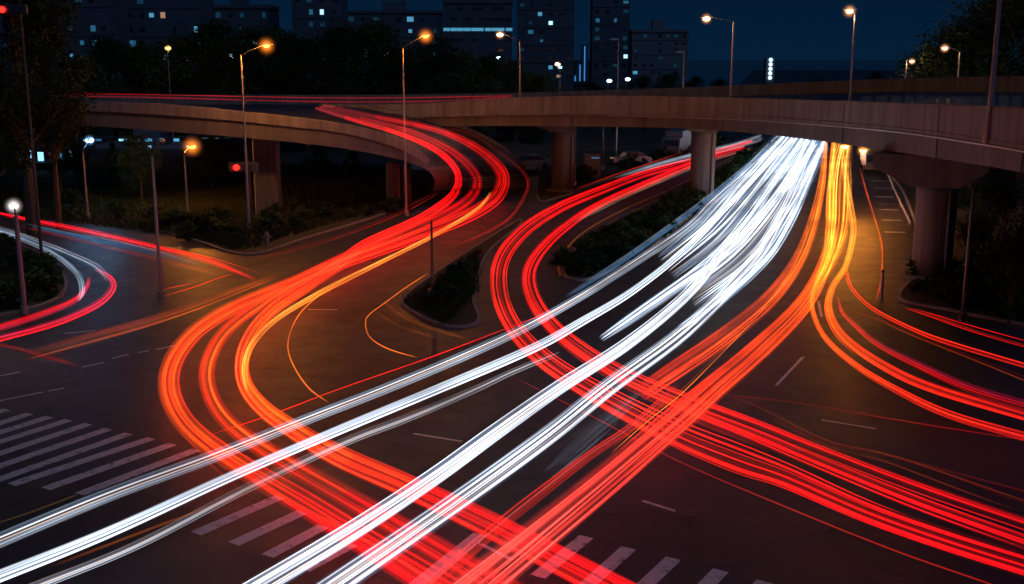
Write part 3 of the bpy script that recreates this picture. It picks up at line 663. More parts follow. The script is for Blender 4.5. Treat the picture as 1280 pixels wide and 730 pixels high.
trail('middle red ramp trails of the left junction bend', [(400, 134, 3, 7.2), (460, 150, 5, 6.2), (515, 165, 7, 5.2), (560, 186, 9, 3.9), (587, 208, 11, 2.3), (597, 228, 12, .8), (585, 250, 14), (545, 274, 14), (480, 302, 14), (430, 322, 13), (370, 352, 13), (320, 384, 14), (282, 414, 16), (262, 447, 18), (259, 480, 19), (274, 515, 20), (306, 546, 21), (360, 580, 24), (430, 620, 27), (520, 672, 30), (690, 772, 38)],
      ['red', 'scarlet', 'orange'], 11, 1.0, (.025, .055), 3, grad=((0, 'dimgrey'), (.12, 'darkred'), (.25, 'red'), (.4, 'scarlet'), (.6, 'orange'), (.76, 'orange'), (.88, 'red'), (1, 'red')), grad2=((0, 'dimgrey'), (.12, 'darkred'), (.25, 'red'), (.5, 'red'), (.62, 'scarlet'), (.8, 'scarlet'), (1, 'red')), surf=True, hz_r=.75, down=1.0, per=6, hz_gain=.34, core=[(.3, .08, .9, 'red'), (.75, .08, .9, 'scarlet')])
trail('inner bright red trails hugging the inside of the left junction bend', [(395, 135, 3, 7.0), (440, 149, 5, 6.4), (500, 167, 6, 5.0), (543, 186, 8, 3.7), (567, 207, 9, 2.1), (573, 228, 10, .7), (560, 250, 12), (520, 276, 12), (455, 306, 13), (425, 330, 14), (385, 357, 14), (342, 386, 15), (316, 415, 17), (303, 447, 18), (306, 480, 20), (328, 510, 22), (365, 537, 24), (425, 572, 28), (512, 610, 30), (627, 664, 34), (830, 769, 40)],
      ['red', 'orange', 'scarlet', 'red'], 14, 1.1, (.025, .06), 4, grad=((0, 'dimgrey'), (.12, 'darkred'), (.25, 'red'), (.4, 'scarlet'), (.6, 'orange'), (.76, 'orange'), (.88, 'red'), (1, 'red')), grad2=((0, 'dimgrey'), (.12, 'darkred'), (.25, 'red'), (.5, 'red'), (.62, 'scarlet'), (.8, 'scarlet'), (1, 'red')), surf=True, hz_r=.75, down=1.0, per=6, hz_gain=.34, core=[(.25, .09, 1.0, 'red'), (.6, .07, 1.0, 'scarlet'), (.85, .06, 1.0, 'red')])
trail('pale streaks down the middle of the slip ramp', [(400, 139, 3, 7.0), (440, 147, 4, 6.5), (510, 165, 6, 5.2), (560, 190, 9, 3.6), (583, 214, 11, 1.8), (585, 240, 12, .1), (560, 262, 12)], ['beige', 'dimred', 'pink'], 4, .14, (.03, .05), 0, ends=(1, 1), surf=True)
trail('bright amber line along the bottom of the left junction bend', [(614, 240, 2), (596, 262, 3), (540, 296, 4), (480, 326, 4), (430, 351, 5), (390, 372, 5), (345, 400, 5), (316, 430, 6), (306, 460, 6), (311, 490, 6)], ['amber', 'yellow'], 4, 1.8, (.03, .05), 2, ends=(1, 1), surf=True)
trail('lone thin orange line round the outside of the slip ramp bend', [(560, 160, 2, 5.3), (593, 169, 2, 4.7), (630, 194, 3, 3.0), (655, 216, 3, 1.0), (660, 236, 3, .1), (640, 270, 3), (610, 290, 3), (566, 309, 3)], ['orange', 'scarlet'], 2, .9, (.02, .035), 0, ends=(1, 1), surf=True)
trail('outermost thin red line of the left bend ending on the white trails', [(300, 388, 2), (250, 415, 2), (212, 448, 3), (201, 485, 3), (215, 522, 3), (255, 572, 3), (300, 612, 3)], ['scarlet'], 1, 1.2, (.03, .04), 0, ends=(1, 1))
trail('thin golden curve inside the left bend', [(430, 351, 2), (398, 370, 2), (372, 396, 2), (360, 428, 2), (366, 455, 2), (386, 485, 2), (412, 504, 2)], ['amber'], 1, 2.2, (.05, .055), 0, ends=(1, 1))
trail('lowest red lines under the left bend reaching the bottom edge', [(250, 545, 5), (310, 592, 7), (370, 632, 9), (438, 668, 12), (490, 698, 14), (560, 745, 16)], ['red', 'scarlet'], 5, .8, (.02, .045), 1, ends=(1, 0))
trail('faint orange lines turning from the ramp towards the left edge', [(345, 345, 6), (300, 362, 9), (240, 385, 12), (180, 404, 14), (110, 424, 14), (30, 446, 12)], ['orange', 'amber'], 6, .38, (.02, .06), 3, ends=(1, 1))
trail('thin red lines on the verge side of the slip ramp foot', [(319, 322, 2), (370, 311, 3), (430, 293, 3), (500, 265, 4), (545, 240, 4), (560, 222, 3, 1.2)], ['red', 'scarlet'], 2, .9, (.02, .035), 0, ends=(1, 1), surf=True)
trail('two thin red lines along the bridge deck at left', [(70, 119, 3, 8.0), (200, 121, 4, 8.0), (330, 124.5, 5, 7.9), (430, 126, 5, 7.8), (540, 125, 5, 8.0), (640, 121, 2, 8.6)], ['red'], 2, 3.2, (.035, .045), 0, z=.35, wob=.03)

trail('golden line bent round the tip of the central island', [(536, 341, 2), (508, 359, 2), (482, 378, 2), (462, 393, 2), (457, 403, 2), (462, 421, 2), (485, 436, 2), (522, 447, 2)], ['amber'], 1, 1.7, (.05, .055), 0, ends=(1, 1), z=.2)
trail('upper of two golden lines fanning right from the island tip', [(482, 379, 2), (500, 393, 2), (526, 406, 2), (560, 417, 2), (588, 425, 2)], ['amber'], 1, 1.1, (.04, .045), 0, ends=(0, 1), z=.2)
trail('lower of two golden lines fanning right from the island tip', [(472, 391, 2), (500, 408, 2), (530, 418, 2), (550, 424, 2)], ['amber'], 1, .8, (.035, .04), 0, ends=(0, 1), z=.2)
# --- central red loop
CL = [(940, 176, 3), (900, 188, 5), (855, 203, 8), (800, 219, 9), (750, 238, 11), (700, 259, 13), (655, 288, 17), (628, 322, 20), (623, 360, 22), (636, 400, 22), (664, 436, 24), (705, 468, 26), (770, 506, 30), (850, 546, 34), (925, 576, 36), (984, 597, 30), (1085, 641, 27), (1186, 677, 27), (1310, 716, 28)]
trail('outer red trails of the central loop, leaving at the lower right', CL, ['red', 'red', 'scarlet'], 9, 1.1, (.03, .065), 4, grad=((0, 'darkred'), (.15, 'red'), (.35, 'red'), (.6, 'scarlet'), (.8, 'red'), (1, 'darkred')), per=7, hz_gain=.13, far=.4, core=[(.15, .08, 1.1, 'red'), (.8, .10, 1.1, 'red')])
CI = [(930, 184, 3), (890, 196, 5), (855, 209, 7), (800, 232, 8), (760, 250, 9), (727, 269, 11), (687, 301, 14), (663, 335, 18), (665, 368, 20), (686, 402, 20), (722, 434, 22), (780, 470, 24), (850, 502, 28), (884, 516, 30), (950, 541, 32), (1018, 569, 34), (1152, 622, 40), (1310, 678, 46)]
trail('inner red trails of the central loop, leaving at the right edge', CI, ['red', 'scarlet', 'red'], 9, 1.0, (.025, .06), 4, grad=((0, 'darkred'), (.15, 'red'), (.35, 'red'), (.6, 'scarlet'), (.8, 'red'), (1, 'darkred')), per=7, hz_gain=.12, far=.4, core=[(.2, .08, 1.1, 'red'), (.75, .10, 1.1, 'red')])
trail('pale orange streak along the upper arm of the central loop', [(935, 187, 3), (880, 203, 5), (816, 229, 7), (760, 254, 7), (715, 278, 5)], ['beige', 'orange', 'pink'], 5, .7, (.03, .05), 1, ends=(0, 1))
trail('white and blue streaks beyond the pier at the far end of the red road', [(950, 172, 8), (915, 183, 8), (870, 194, 7), (816, 208, 5), (770, 222, 4)], ['cool', 'white', 'blue'], 7, .7, (.03, .05), 2, ends=(0, 1), far=.3)
trail('thin red line above the two central loop trails under the bridge', [(860, 188, 2), (800, 208, 2), (770, 218, 2), (720, 236, 2)], ['scarlet'], 1, .8, (.04, .05), 0, ends=(1, 1))
trail('single thin red line below the lower right streams', [(640, 470, 2), (740, 520, 2), (850, 577, 3), (984, 634, 3), (1119, 688, 3), (1250, 734, 3)], ['scarlet'], 2, .55, (.018, .025), 0, ends=(1, 0))
trail('thin red line arching above the lower right streams to the right edge', [(904, 494, 2), (960, 499, 2), (1018, 507, 2), (1152, 530, 2), (1300, 553, 2)], ['red'], 1, .8, (.018, .022), 0, ends=(1, 0))
trail('wavy dim brown lines above the lower right streams', [(905, 492, 4), (950, 510, 8), (985, 530, 9), (1040, 556, 9), (1110, 572, 12), (1200, 600, 16), (1300, 632, 20)], ['orange', 'scarlet'], 4, .28, (.018, .03), 0, ends=(1, 0), wob=.2)
trail('long thin red line parallel to the white streams over the junction', [(720, 378, 2), (640, 408, 2), (540, 446, 2), (425, 486, 2), (340, 518, 2), (258, 545, 2)], ['red', 'scarlet'], 1, 1.0, (.028, .03), 0, ends=(1, 1))

# --- pink red stream along the avenue to the bottom
trail('broad pinkish red stream running from the avenue to the bottom edge', [(1042, 177, 5), (1040, 215, 8), (1040, 260, 11), (1036, 315, 15), (1008, 375, 22), (955, 430, 28), (895, 482, 32), (855, 518, 36), (800, 565, 38), (747, 610, 40), (670, 673, 44), (585, 742, 50)],
      ['pink', 'scarlet', 'pink', 'orange', 'beige'], 17, 1.5, (.03, .07), 5, grad=((0, 'amber'), (.25, 'orange'), (.55, 'scarlet'), (1, 'pink')), per=7, hz_gain=.34, far=.3, core=[(.25, .09, .9, 'pink'), (.7, .11, 1.0, 'pink'), (.5, .05, 1.0, 'orange')], down=.3)
trail('red and orange stream left of the broad pinkish one', [(1032, 178, 4), (1027, 230, 9), (1014, 285, 14), (995, 330, 18), (960, 375, 22), (905, 420, 24), (850, 458, 24), (800, 492, 22)], ['scarlet', 'orange', 'pink', 'amber'], 10, 1.5, (.02, .05), 3, grad=((0, 'amber'), (.5, 'orange'), (1, 'scarlet')), ends=(0, 1), far=.3, down=.3)
trail('thin orange line dropping past the red crossing to the middle', [(1010, 275, 2), (1002, 310, 2), (980, 350, 2), (940, 400, 2), (857, 485, 3), (810, 524, 3), (762, 566, 3)], ['amber', 'orange'], 2, 1.2, (.025, .035), 0, ends=(1, 1))
trail('narrow red stream left of the broad pinkish one at the bottom', [(850, 480, 8), (790, 533, 9), (735, 570, 10), (680, 612, 12), (620, 660, 14), (530, 738, 16)], ['red', 'scarlet', 'pink'], 5, .5, (.02, .05), 1, ends=(1, 0), hz_gain=.2)

# --- orange and red stream turning right
trail('leftmost orange trail turning right below the bridge to the right edge', [(1044, 178, 3), (1039, 215, 6), (1037, 250, 8), (1040, 290, 8), (1037, 322, 7), (1020, 352, 6), (1015, 384, 6), (1031, 421, 6), (1068, 455, 7), (1119, 486, 8), (1190, 519, 9), (1300, 551, 10)], ['amber', 'orange', 'yellow'], 5, .9, (.025, .045), 2, grad=((0, 'yellow'), (.35, 'amber'), (.55, 'orange'), (.75, 'scarlet'), (1, 'red')), hz_gain=.12, far=.3, core=[(.5, .06, 1.2, 'orange')])
trail('second red orange trail turning right to the right edge', [(1052, 179, 3), (1056, 215, 6), (1063, 255, 8), (1067, 290, 8), (1058, 331, 7), (1040, 362, 8), (1037, 391, 10), (1057, 424, 12), (1105, 458, 14), (1169, 487, 15), (1300, 526, 16)], ['orange', 'red', 'scarlet', 'amber'], 8, .8, (.02, .045), 2, grad=((0, 'yellow'), (.35, 'amber'), (.55, 'orange'), (.75, 'scarlet'), (1, 'red')), hz_gain=.12, far=.3, core=[(.3, .06, 1.0, 'orange'), (.75, .07, 1.0, 'red')])
trail('dim red trail third in the right turning fan', [(1047, 370, 3), (1052, 388, 4), (1065, 403, 5), (1098, 431, 6), (1152, 459, 7), (1213, 486, 8), (1300, 512, 9)], ['red', 'magenta'], 4, .9, (.025, .045), 1, ends=(1, 0))
trail('thin red trail fourth in the right turning fan', [(1058, 335, 2), (1063, 358, 3), (1088, 384, 3), (1135, 409, 3), (1186, 429, 4), (1300, 463, 4)], ['red', 'scarlet'], 2, 1.2, (.03, .045), 1, ends=(1, 0))
trail('faint brown line between the third and fourth of the right turning fan', [(1062, 388, 2), (1100, 400, 3), (1135, 416, 5), (1200, 442, 6), (1300, 482, 8)], ['scarlet', 'orange'], 3, .22, (.02, .03), 0, ends=(1, 0))
trail('lower of the two short red lines at the right edge', [(1129, 384, 2), (1160, 394, 2), (1200, 408, 3), (1240, 421, 3), (1300, 438, 3)], ['red', 'scarlet'], 2, 1.2, (.025, .035), 0, ends=(1, 0))
trail('upper of the two short red lines at the right edge', [(1140, 385, 2), (1180, 397, 2), (1220, 409, 2), (1300, 431, 2)], ['red'], 1, 1.3, (.03, .035), 0, ends=(1, 0))
trail('golden lines filling the avenue under the bridge', [(1056, 178, 18), (1051, 205, 24), (1048, 240, 30), (1046, 285, 28), (1036, 325, 18), (1018, 365, 8)], ['amber', 'yellow', 'orange', 'amber'], 18, 1.7, (.03, .07), 4, ends=(0, 1), hz_gain=.12, hz_r=.45, wob=.02, grad=((0, 'yellow'), (.6, 'amber'), (1, 'darkorange')), far=.5, core=[(.25, .08, 1.6, 'amber'), (.6, .09, 1.8, 'yellow'), (.85, .06, 1.5, 'orange')])
trail('single orange line curving down the side lane to a post', [(1074, 210, 2), (1082, 240, 2), (1092, 272, 2), (1100, 300, 2), (1102, 325, 2), (1099, 356, 2), (1093, 377, 2)], ['amber', 'orange'], 2, .9, (.02, .035), 0, ends=(1, 1))

# --- far left streams
trail('red line above the blue streak coming from the left edge', [(-20, 262, 3), (27, 273, 4), (110, 290, 6), (201, 311, 7), (260, 326, 6), (320, 350, 4)], ['red', 'red', 'magenta'], 5, 1.1, (.03, .05), 1, ends=(0, 1))
trail('long blue streak between red lines at far left', [(30, 281, 4), (90, 294, 6), (140, 304, 8), (201, 318, 8), (250, 333, 6)], ['blue', 'blue', 'cool'], 5, .5, (.04, .07), 2, ends=(1, 1), hz_gain=.3)
trail('dim lower red line under the blue streak', [(20, 281, 3), (110, 303, 4), (201, 325, 5), (276, 344, 4)], ['red', 'pink'], 3, .4, (.03, .05), 1, ends=(1, 1), hz_gain=.2)
trail('thin upper red line above the blue streak', [(26, 271, 2), (80, 281, 2), (142, 294, 2)], ['red'], 1, .9, (.03, .035), 0, ends=(1, 1))
trail('thin red line running right towards the verge', [(201, 309, 2), (260, 321, 2), (326, 342, 2)], ['scarlet'], 1, 1.0, (.03, .035), 0, ends=(1, 1))
trail('blue white curve round the left traffic island', [(-20, 283, 4), (20, 296, 5), (67, 317, 6), (96, 341, 7), (103, 362, 7), (98, 376, 5)], ['cool', 'blue', 'cool', 'white'], 5, .9, (.025, .04), 1, ends=(0, 1))
trail('outer blue white curve round the left traffic island', [(0, 285, 4), (40, 299, 6), (90, 319, 8), (122, 335, 9), (134, 352, 8)], ['cool', 'blue', 'magenta'], 5, .7, (.025, .04), 1, ends=(0, 1))
trail('inner red curve round the left traffic island', [(112, 345, 4), (108, 360, 6), (92, 376, 7), (50, 394, 8), (-20, 416, 9)], ['red', 'magenta', 'scarlet'], 6, 1.1, (.025, .045), 1, ends=(1, 0))
trail('outer red curve round the left traffic island', [(118, 336, 4), (137, 347, 7), (141, 360, 9), (125, 378, 9), (90, 396, 9), (50, 410, 9), (-20, 428, 10)], ['magenta', 'red', 'red'], 7, .9, (.025, .045), 1, ends=(1, 0))
trail('straight red line on the left edge above the lane dashes', [(-20, 427, 2), (20, 435, 2), (60, 446, 3), (101, 458, 2)], ['red'], 2, 1.2, (.03, .04), 0, ends=(0, 1))
trail('shorter of two thin red lines beside the unlit lamp pole', [(203, 362, 2), (222, 358, 2), (241, 354, 2)], ['scarlet'], 1, .9, (.035, .04), 0, ends=(1, 1))
trail('longer of two thin red lines beside the unlit lamp pole', [(203, 371, 2), (245, 358, 2), (275, 347, 2), (292, 343, 2)], ['scarlet'], 1, .9, (.035, .04), 0, ends=(1, 1))

# ================================================================ GUARD RAIL, BOLLARD
def rail(pts, label):
    q = [at(x, y, .0) for x, y in pts]; t = empty('guard_rail', q[0], label, 'guard rail'); o = q[0]
    qq = cat_rom([tuple(p-o) for p in q], 6)
    sec = []
    for p in qq: sec.append(p)
    MB().sweep([[Vector(p)+Vector((-.03, 0, .55)), Vector(p)+Vector((.04, 0, .62)), Vector(p)+Vector((-.02, 0, .70)), Vector(p)+Vector((.04, 0, .78)), Vector(p)+Vector((-.03, 0, .85)), Vector(p)+Vector((-.06, 0, .7))] for p in qq]).build('beam', GALV, t)
    for i in range(0, len(qq), 4):
        p = Vector(qq[i])+Vector((.12, 0, 0)); MB().box((p.x-.05, p.y-.05, -.05), (p.x+.05, p.y+.05, .8)).build('post', GALV, t)
rail([(1103, 210), (1110, 228), (1123, 260), (1138, 293)], 'steel guard rail lit orange along the side lane under the bridge')
b = at(1101, 376, 0); t = empty('bollard', b, 'pale bollard at the end of the orange side lane line', 'bollard')
MB().tube([(0, 0, -.02), (0, 0, 1.5)], [.09, .08], 10).build('post', GALV, t); MB().tube([(0, 0, 1.48), (0, 0, 1.58)], [.1, .04], 10).build('cap', DARKM, t)
b = at(334, 306, .1); t = empty('hydrant', b, 'small stubby hydrant on the verge beside the tall orange lamp', 'hydrant')
MB().tube([(0, 0, 0), (0, 0, .1), (0, 0, .7), (0, 0, .85)], [.2, .14, .14, .05], 10).build('barrel', CONC, t); MB().tube([(-.28, 0, .5), (.28, 0, .5)], .07, 8).build('outlet', CONC, t)

# ================================================================ VEHICLES STANDING IN THE DISTANCE
def car(name, p, rz, label, paint, L=4.4, W=1.8, H=1.45, lit=None):
    t = empty(name, p, label, 'car', None, rz)
    prof = [(-L/2, .35), (-L/2, .75), (-L*.46, .85), (-L*.25, .92), (-L*.12, H), (L*.22, H), (L*.38, .95), (L*.48, .85), (L/2, .7), (L/2, .35)]
    secs = []
    for y, k in ((-W/2, .93), (-W/2+.12, 1), (W/2-.12, 1), (W/2, .93)):
        secs.append([(x*(k if z > 1 else 1), y, z*(k if z > .9 else 1)) for x, z in prof])
    MB().sweep(secs).build('body', paint, t)
    MB().sweep([[(-L*.215, s*W*.0+yy, .97), (-L*.125, yy, H-.06), (L*.215, yy, H-.06), (L*.34, yy, .97)] for s, yy in ((1, -W/2-.005), (1, W/2+.005))]).build('windows', GLASS, t)
    for x in (-L*.31, L*.31):
        for y in (-W/2, W/2): 
            MB().tube([(x, y-.1, .33), (x, y+.1, .33)], .33, 14).build('wheel', RUB, t)
    for y in (-W*.33, W*.33):
        MB().box((-L/2-.03, y-.18, .6), (-L/2+.05, y+.18, .75)).build('headlight', emat('headlamp', (.85, .93, 1), 4) if lit else GLASS, t)
        MB().box((L/2-.05, y-.18, .62), (L/2+.03, y+.18, .76)).build('tail_light', emat('tail lamp', (1, .02, .01), 2) if lit else mat('red lens', (.3, .01, .01), .3), t)
    return t
car('parked_car', at(662, 212, 0)+Vector((0, 0, .1)), .4, 'pale car parked in the dark left of the one-sided pier', CARW)
car('parked_car', at(640, 203, 0)+Vector((0, 0, .1)), .3, 'dark car parked behind the slip ramp bend', CARD)
car('parked_car', at(788, 207, 0)+Vector((0, 0, .1)), .2, 'silver car parked behind the thin pole between the middle piers', CARB)
def van(p, rz, label, body, L=6.5, W=2.2, H=2.9):
    t = empty('box_truck', p, label, 'truck', None, rz)
    MB().box((-L/2+1.8, -W/2, .55), (L/2, W/2, H), .05).build('cargo_box', body, t)
    MB().sweep([[(-L/2, y, .5), (-L/2, y, 1.2), (-L/2+.45, y, 2.1), (-L/2+1.7, y, 2.15), (-L/2+1.7, y, .5)] for y in (-W/2, W/2)]).build('cab', body, t)
    MB().sweep([[(-L/2-.01, y, 1.25), (-L/2+.43, y, 2.05), (-L/2+.46, y, 2.03), (-L/2+.03, y, 1.24)] for y in (-W/2+.15, W/2-.15)]).build('windscreen', GLASS, t)
    for x in (-L/2+.9, L/2-1.2):
        for y in (-W/2+.05, W/2-.05): MB().tube([(x, y-.12, .45), (x, y+.12, .45)], .45, 14).build('wheel', RUB, t)
    return t
van(at(845, 194, 0)+Vector((0, 0, .1)), 1.2, 'pale box truck standing beyond the bridge left of the hedge pier', CARW)
van(at(1092, 214, 0), 1.35, 'box truck in orange light at the far end of the side lane', CARB, 7, 2.3, 3.1)
b = at(740, 220, .1); t = empty('kiosk', b, 'pale ribbed kiosk standing on the verge between the middle piers', 'kiosk')
MB().box((-1.3, -1, 0), (1.3, 1, 3.4), .06).build('wall', CONC, t)
for i in range(9): MB().box((-1.2+i*.28, -1.06, .1), (-1.1+i*.28, -1.0, 3.2)).build('rib', GALV, t)
MB().box((-1.45, -1.15, 3.4), (1.45, 1.15, 3.55), .03).build('roof', GALV, t)
MB().box((-.2, -1.09, 2.9), (1.1, -1.065, 3.15)).build('sign_panel', emat('kiosk sign', (.2, .45, .7), .25), t); t.scale = (.62, .62, .62)

# ================================================================ BUILDINGS
WC = [emat('lit window a', (.06, .34, .60), .30), emat('lit window b', (.12, .50, .80), .6), emat('lit window c', (.03, .18, .36), .16), emat('lit window d', (.9, .52, .36), .4), emat('lit window e', (.4, .75, 1.0), 1.6)]
WB = [emat('cold shop light a', (.10, .45, .75), .9), emat('cold shop light b', (.25, .65, 1), 1.8), emat('cold shop light c', (.05, .25, .5), .5)]
win_mesh = {}
def window(t, x, y, z, ww, wh, m, idx):
    key = (round(ww, 2), round(wh, 2), m.name)
    if key not in win_mesh:
        mb = MB().box((-ww/2, -.06, -wh/2), (ww/2, .02, wh/2)); me = bpy.data.meshes.new('window'); me.from_pydata([tuple(v) for v in mb.v], [], mb.f); me.materials.append(m); win_mesh[key] = me
    o = bpy.data.objects.new('window', win_mesh[key]); C.objects.link(o); o.parent = t; o.location = (x, y, z); return o
def building(px0, px1, ytop, depth, label, lit=.25, cols=7, rows=10, wm=WALLD, seed=0, y_low=120, spots=None, strip=False, wmats=None):
    rr = random.Random(seed*77+5)
    A = dp(px0, 200, depth); B = dp(px1, 200, depth); T = dp((px0+px1)/2, ytop, depth); W = B.x-A.x; H = T.z
    t = empty('apartment_building' if not strip else 'office_building', ((A.x+B.x)/2, A.y, 0), label, 'building')
    D = max(12, W*.5)
    MB().box((-W/2, 0, -.2), (W/2, D, H)).build('wall', wm, t)
    MB().box((-W/2-.3, -.3, H), (W/2+.3, D+.3, H+.9)).build('roof', wm, t)
    MB().box((-W*.12, D*.3, H+.9), (W*.12, D*.6, H+4)).build('stair_tower', wm, t)
    zlow = max(3, dp(0, y_low, depth).z); rh = (H-zlow)/rows; cw = W/cols
    for r in range(rows):
        if not strip:
            MB().box((-W/2-.12, -.14, zlow+r*rh-.12), (W/2+.12, -.002, zlow+r*rh+.02)).build('ledge', wm, t) if r % 2 == 0 else None
        for c in range(cols):
            x = -W/2+cw*(c+.5); z = zlow+rh*(r+.5)
            m = rr.choice(WC[:3]+WC[:3]+[WC[1], WC[4], WC[3]]) if rr.random() < lit*1.6 else (WC[2] if rr.random() < .12 else GLASS)
            if strip: m = (WC[1] if (r in spots) else GLASS)
            if wmats and m is not GLASS: m = rr.choice(wmats)
            if m is GLASS and rr.random() < .6: continue
            window(t, x+rr.uniform(-.1, .1)*cw, -.0, z, cw*(rr.choice((.3, .42, .55)) if not strip else .93), rh*(rr.choice((.3, .42)) if not strip else .3), m, 0)
    return t
building(35, 150, -60, 250, 'tall apartment block with blue lit windows at the top left', .16, 8, 10, seed=1, y_low=115)
building(168, 262, -40, 275, 'apartment block second from the left behind the tree tops', .13, 7, 9, seed=2)
building(262, 345, 12, 300, 'lower dark block between the two left apartment blocks', .07, 6, 6, seed=3)
building(372, 432, -50, 290, 'slim apartment tower above the first orange lamps', .10, 4, 11, seed=4)
building(436, 552, 18, 360, 'wide dim block behind the second orange lamp', .06, 8, 6, seed=5)
building(556, 640, 6, 330, 'office block with rows of blue lit windows left of the middle', .05, 10, 8, seed=6, strip=True, spots=(5,), wm=WALLD)
building(646, 716, -30, 400, 'tall dim block in the middle of the skyline', .12, 6, 12, seed=7)
building(738, 784, -12, 430, 'narrow dim tower right of the lit spires', .08, 4, 10, seed=8)
building(787, 856, 41, 360, 'pale slab building with few lights at the right end of the skyline', .06, 7, 7, seed=9, wm=WALLM)
building(-60, 34, -80, 220, 'dark block cut by the left edge', .05, 5, 8, seed=10)
# low building seen under the slip ramp, blue windows
building(20, 96, 214, 118, 'low building with tall blue windows behind the trees under the ramp at far left', .95, 6, 1, seed=12, y_low=264, wm=WALLD, wmats=WB)
building(252, 322, 172, 122, 'low blue lit building behind the orange lamp under the slip ramp', .8, 5, 3, seed=13, y_low=254, wm=WALLD, wmats=WB)
building(100, 245, 196, 126, 'long low building with faint blue windows under the ramp', .3, 9, 3, seed=14, y_low=255, wm=WALLD, wmats=WB)
building(508, 540, 196, 128, 'small hut with bright blue window under the low end of the ramp', .9, 2, 2, seed=15, y_low=240, wmats=WB)
def mast(px, ytop, ybot, depth, label, n=1, s=.8, dots=0):
    A = dp(px, ytop, depth); t = empty('lit_tower', (A.x, A.y, 0), label, 'tower'); zb = dp(px, ybot, depth).z
    MB().box((-1.6, -.5, -.1), (1.6, 2.5, A.z), 0).build('shaft', WALLD, t)
    if dots:
        for i in range(dots):
            MB().ball((0, -.9, zb+(A.z-zb)*(i+.5)/dots), .75, 8, 6).build('lamp', emat('tower dot', (.6, .85, 1), 1.6), t)
    else:
        MB().box((-.25, -.65, zb), (.25, -.51, A.z-1)).build('light_strip', emat('tower strip', (.06, .30, .8), .8), t)
mast(719, 92, 118, 520, 'shortest of the three blue lit spires'); mast(725, 78, 118, 520, 'middle one of the three blue lit spires'); mast(731, 55, 118, 520, 'tallest of the three blue lit spires')
mast(963, 72, 100, 415, 'slim tower with a string of white lights above the bridge', dots=5)
for px, py, dd, lab in ((783, 99, 240, 'bright blue white lamp on the far tree line right of the tall unlit pole'), (760, 101, 240, 'dimmer blue white lamp left of the tall unlit pole'), (622, 72, 260, 'small blue lamp above the trees near the pale bridge lamp')):
    P = dp(px, py, dd); lamp('floodlight', Vector((P.x, P.y, -.1)), P.z, P+Vector((.3, 0, 0)), lab, colour=(.5, .8, 1), watt=0, es=7, size=.55, group=None)

# ================================================================ TREES
def blob_crown(seed, h, r, n_cl, leaves, ls, low=.25):
    rr = random.Random(seed); m = MB(); cl = []
    for i in range(n_cl):
        a = rr.uniform(0, 6.283); zz = rr.uniform(low, 1.0); k = math.sin(math.pi*min(1, max(.08, (zz-low)/(1-low)*.85+.12)))
        d = r*math.sqrt(rr.random())*max(.25, k); cl.append((Vector((d*math.cos(a), d*math.sin(a), zz*h)), r*rr.uniform(.22, .42)))
    for c, cr_ in cl:
        for _ in range(leaves//n_cl):
            v = Vector((rr.gauss(0, 1), rr.gauss(0, 1), rr.gauss(0, .8))).normalized()*cr_*(rr.random()**.4)
            p = c+v; s = ls*rr.uniform(.5, 1.3)
            u = Vector((rr.gauss(0, 1), rr.gauss(0, 1), rr.gauss(0, .6))).normalized(); w_ = u.cross(Vector((rr.gauss(0, 1), rr.gauss(0, 1), 1))).normalized()
            m.add([p-u*s, p+w_*s*.45, p+u*s, p-w_*s*.45], [(0, 1, 2, 3)])
    return m, cl
PROTO = []
def tree_proto(seed, h, r, n_cl, leaves, ls, leafm, low=.25):
    m, cl = blob_crown(seed, h, r, n_cl, leaves, ls, low)
    me = bpy.data.meshes.new('crown'); me.from_pydata([tuple(v) for v in m.v], [], m.f); me.materials.append(leafm)
    rr = random.Random(seed); t = MB()
    t.tube([(0, 0, -.2), (rr.uniform(-.1, .1), 0, h*.25), (rr.uniform(-.3, .3), rr.uniform(-.2, .2), h*.55), (rr.uniform(-.4, .4), 0, h*.85)], [h*.026, h*.02, h*.012, h*.004], 8)
    for c, _ in cl[:12]:
        z0 = min(c.z*.6, h*.55); t.tube([(0, 0, z0), (c.x*.5, c.y*.5, (z0+c.z)/2), tuple(c)], [h*.009, h*.006, h*.002], 5)
    mt = bpy.data.meshes.new('trunk'); mt.from_pydata([tuple(v) for v in t.v], [], t.f); mt.materials.append(BARK)
    return me, mt, h
TP = [tree_proto(1, 10, 4.0, 40, 12000, .15, LEAF), tree_proto(2, 10, 3.4, 34, 10000, .15, LEAF2), tree_proto(3, 10, 4.6, 44, 13000, .16, LEAF2, .15), tree_proto(4, 10, 2.2, 26, 6000, .14, LEAF, .2), tree_proto(5, 10, 3.0, 40, 13000, .11, LEAF2, .42)]
def tree(p, h, label, k=0, wide=1.0, group=None, name='tree', cat='tree'):
    me, mt, h0 = TP[k]; t = empty(name, p, label, cat, group, R.uniform(0, 6.28)); s = h/h0; t.scale = (s*wide, s*wide, s)
    for nm, q in (('crown', me), ('trunk', mt)):
        o = bpy.data.objects.new(nm, q); C.objects.link(o); o.parent = t
    return t
def tree_px(px, ytop, depth, label, k=0, wide=1.0, group=None):
    T = dp(px, ytop, depth); return tree(Vector((T.x, T.y, -.1)), T.z, label, k, wide, group)
GB = 'dark trees behind the bridge'
BL = 'dark tree in the unlit mass of trees behind the bridge at left'
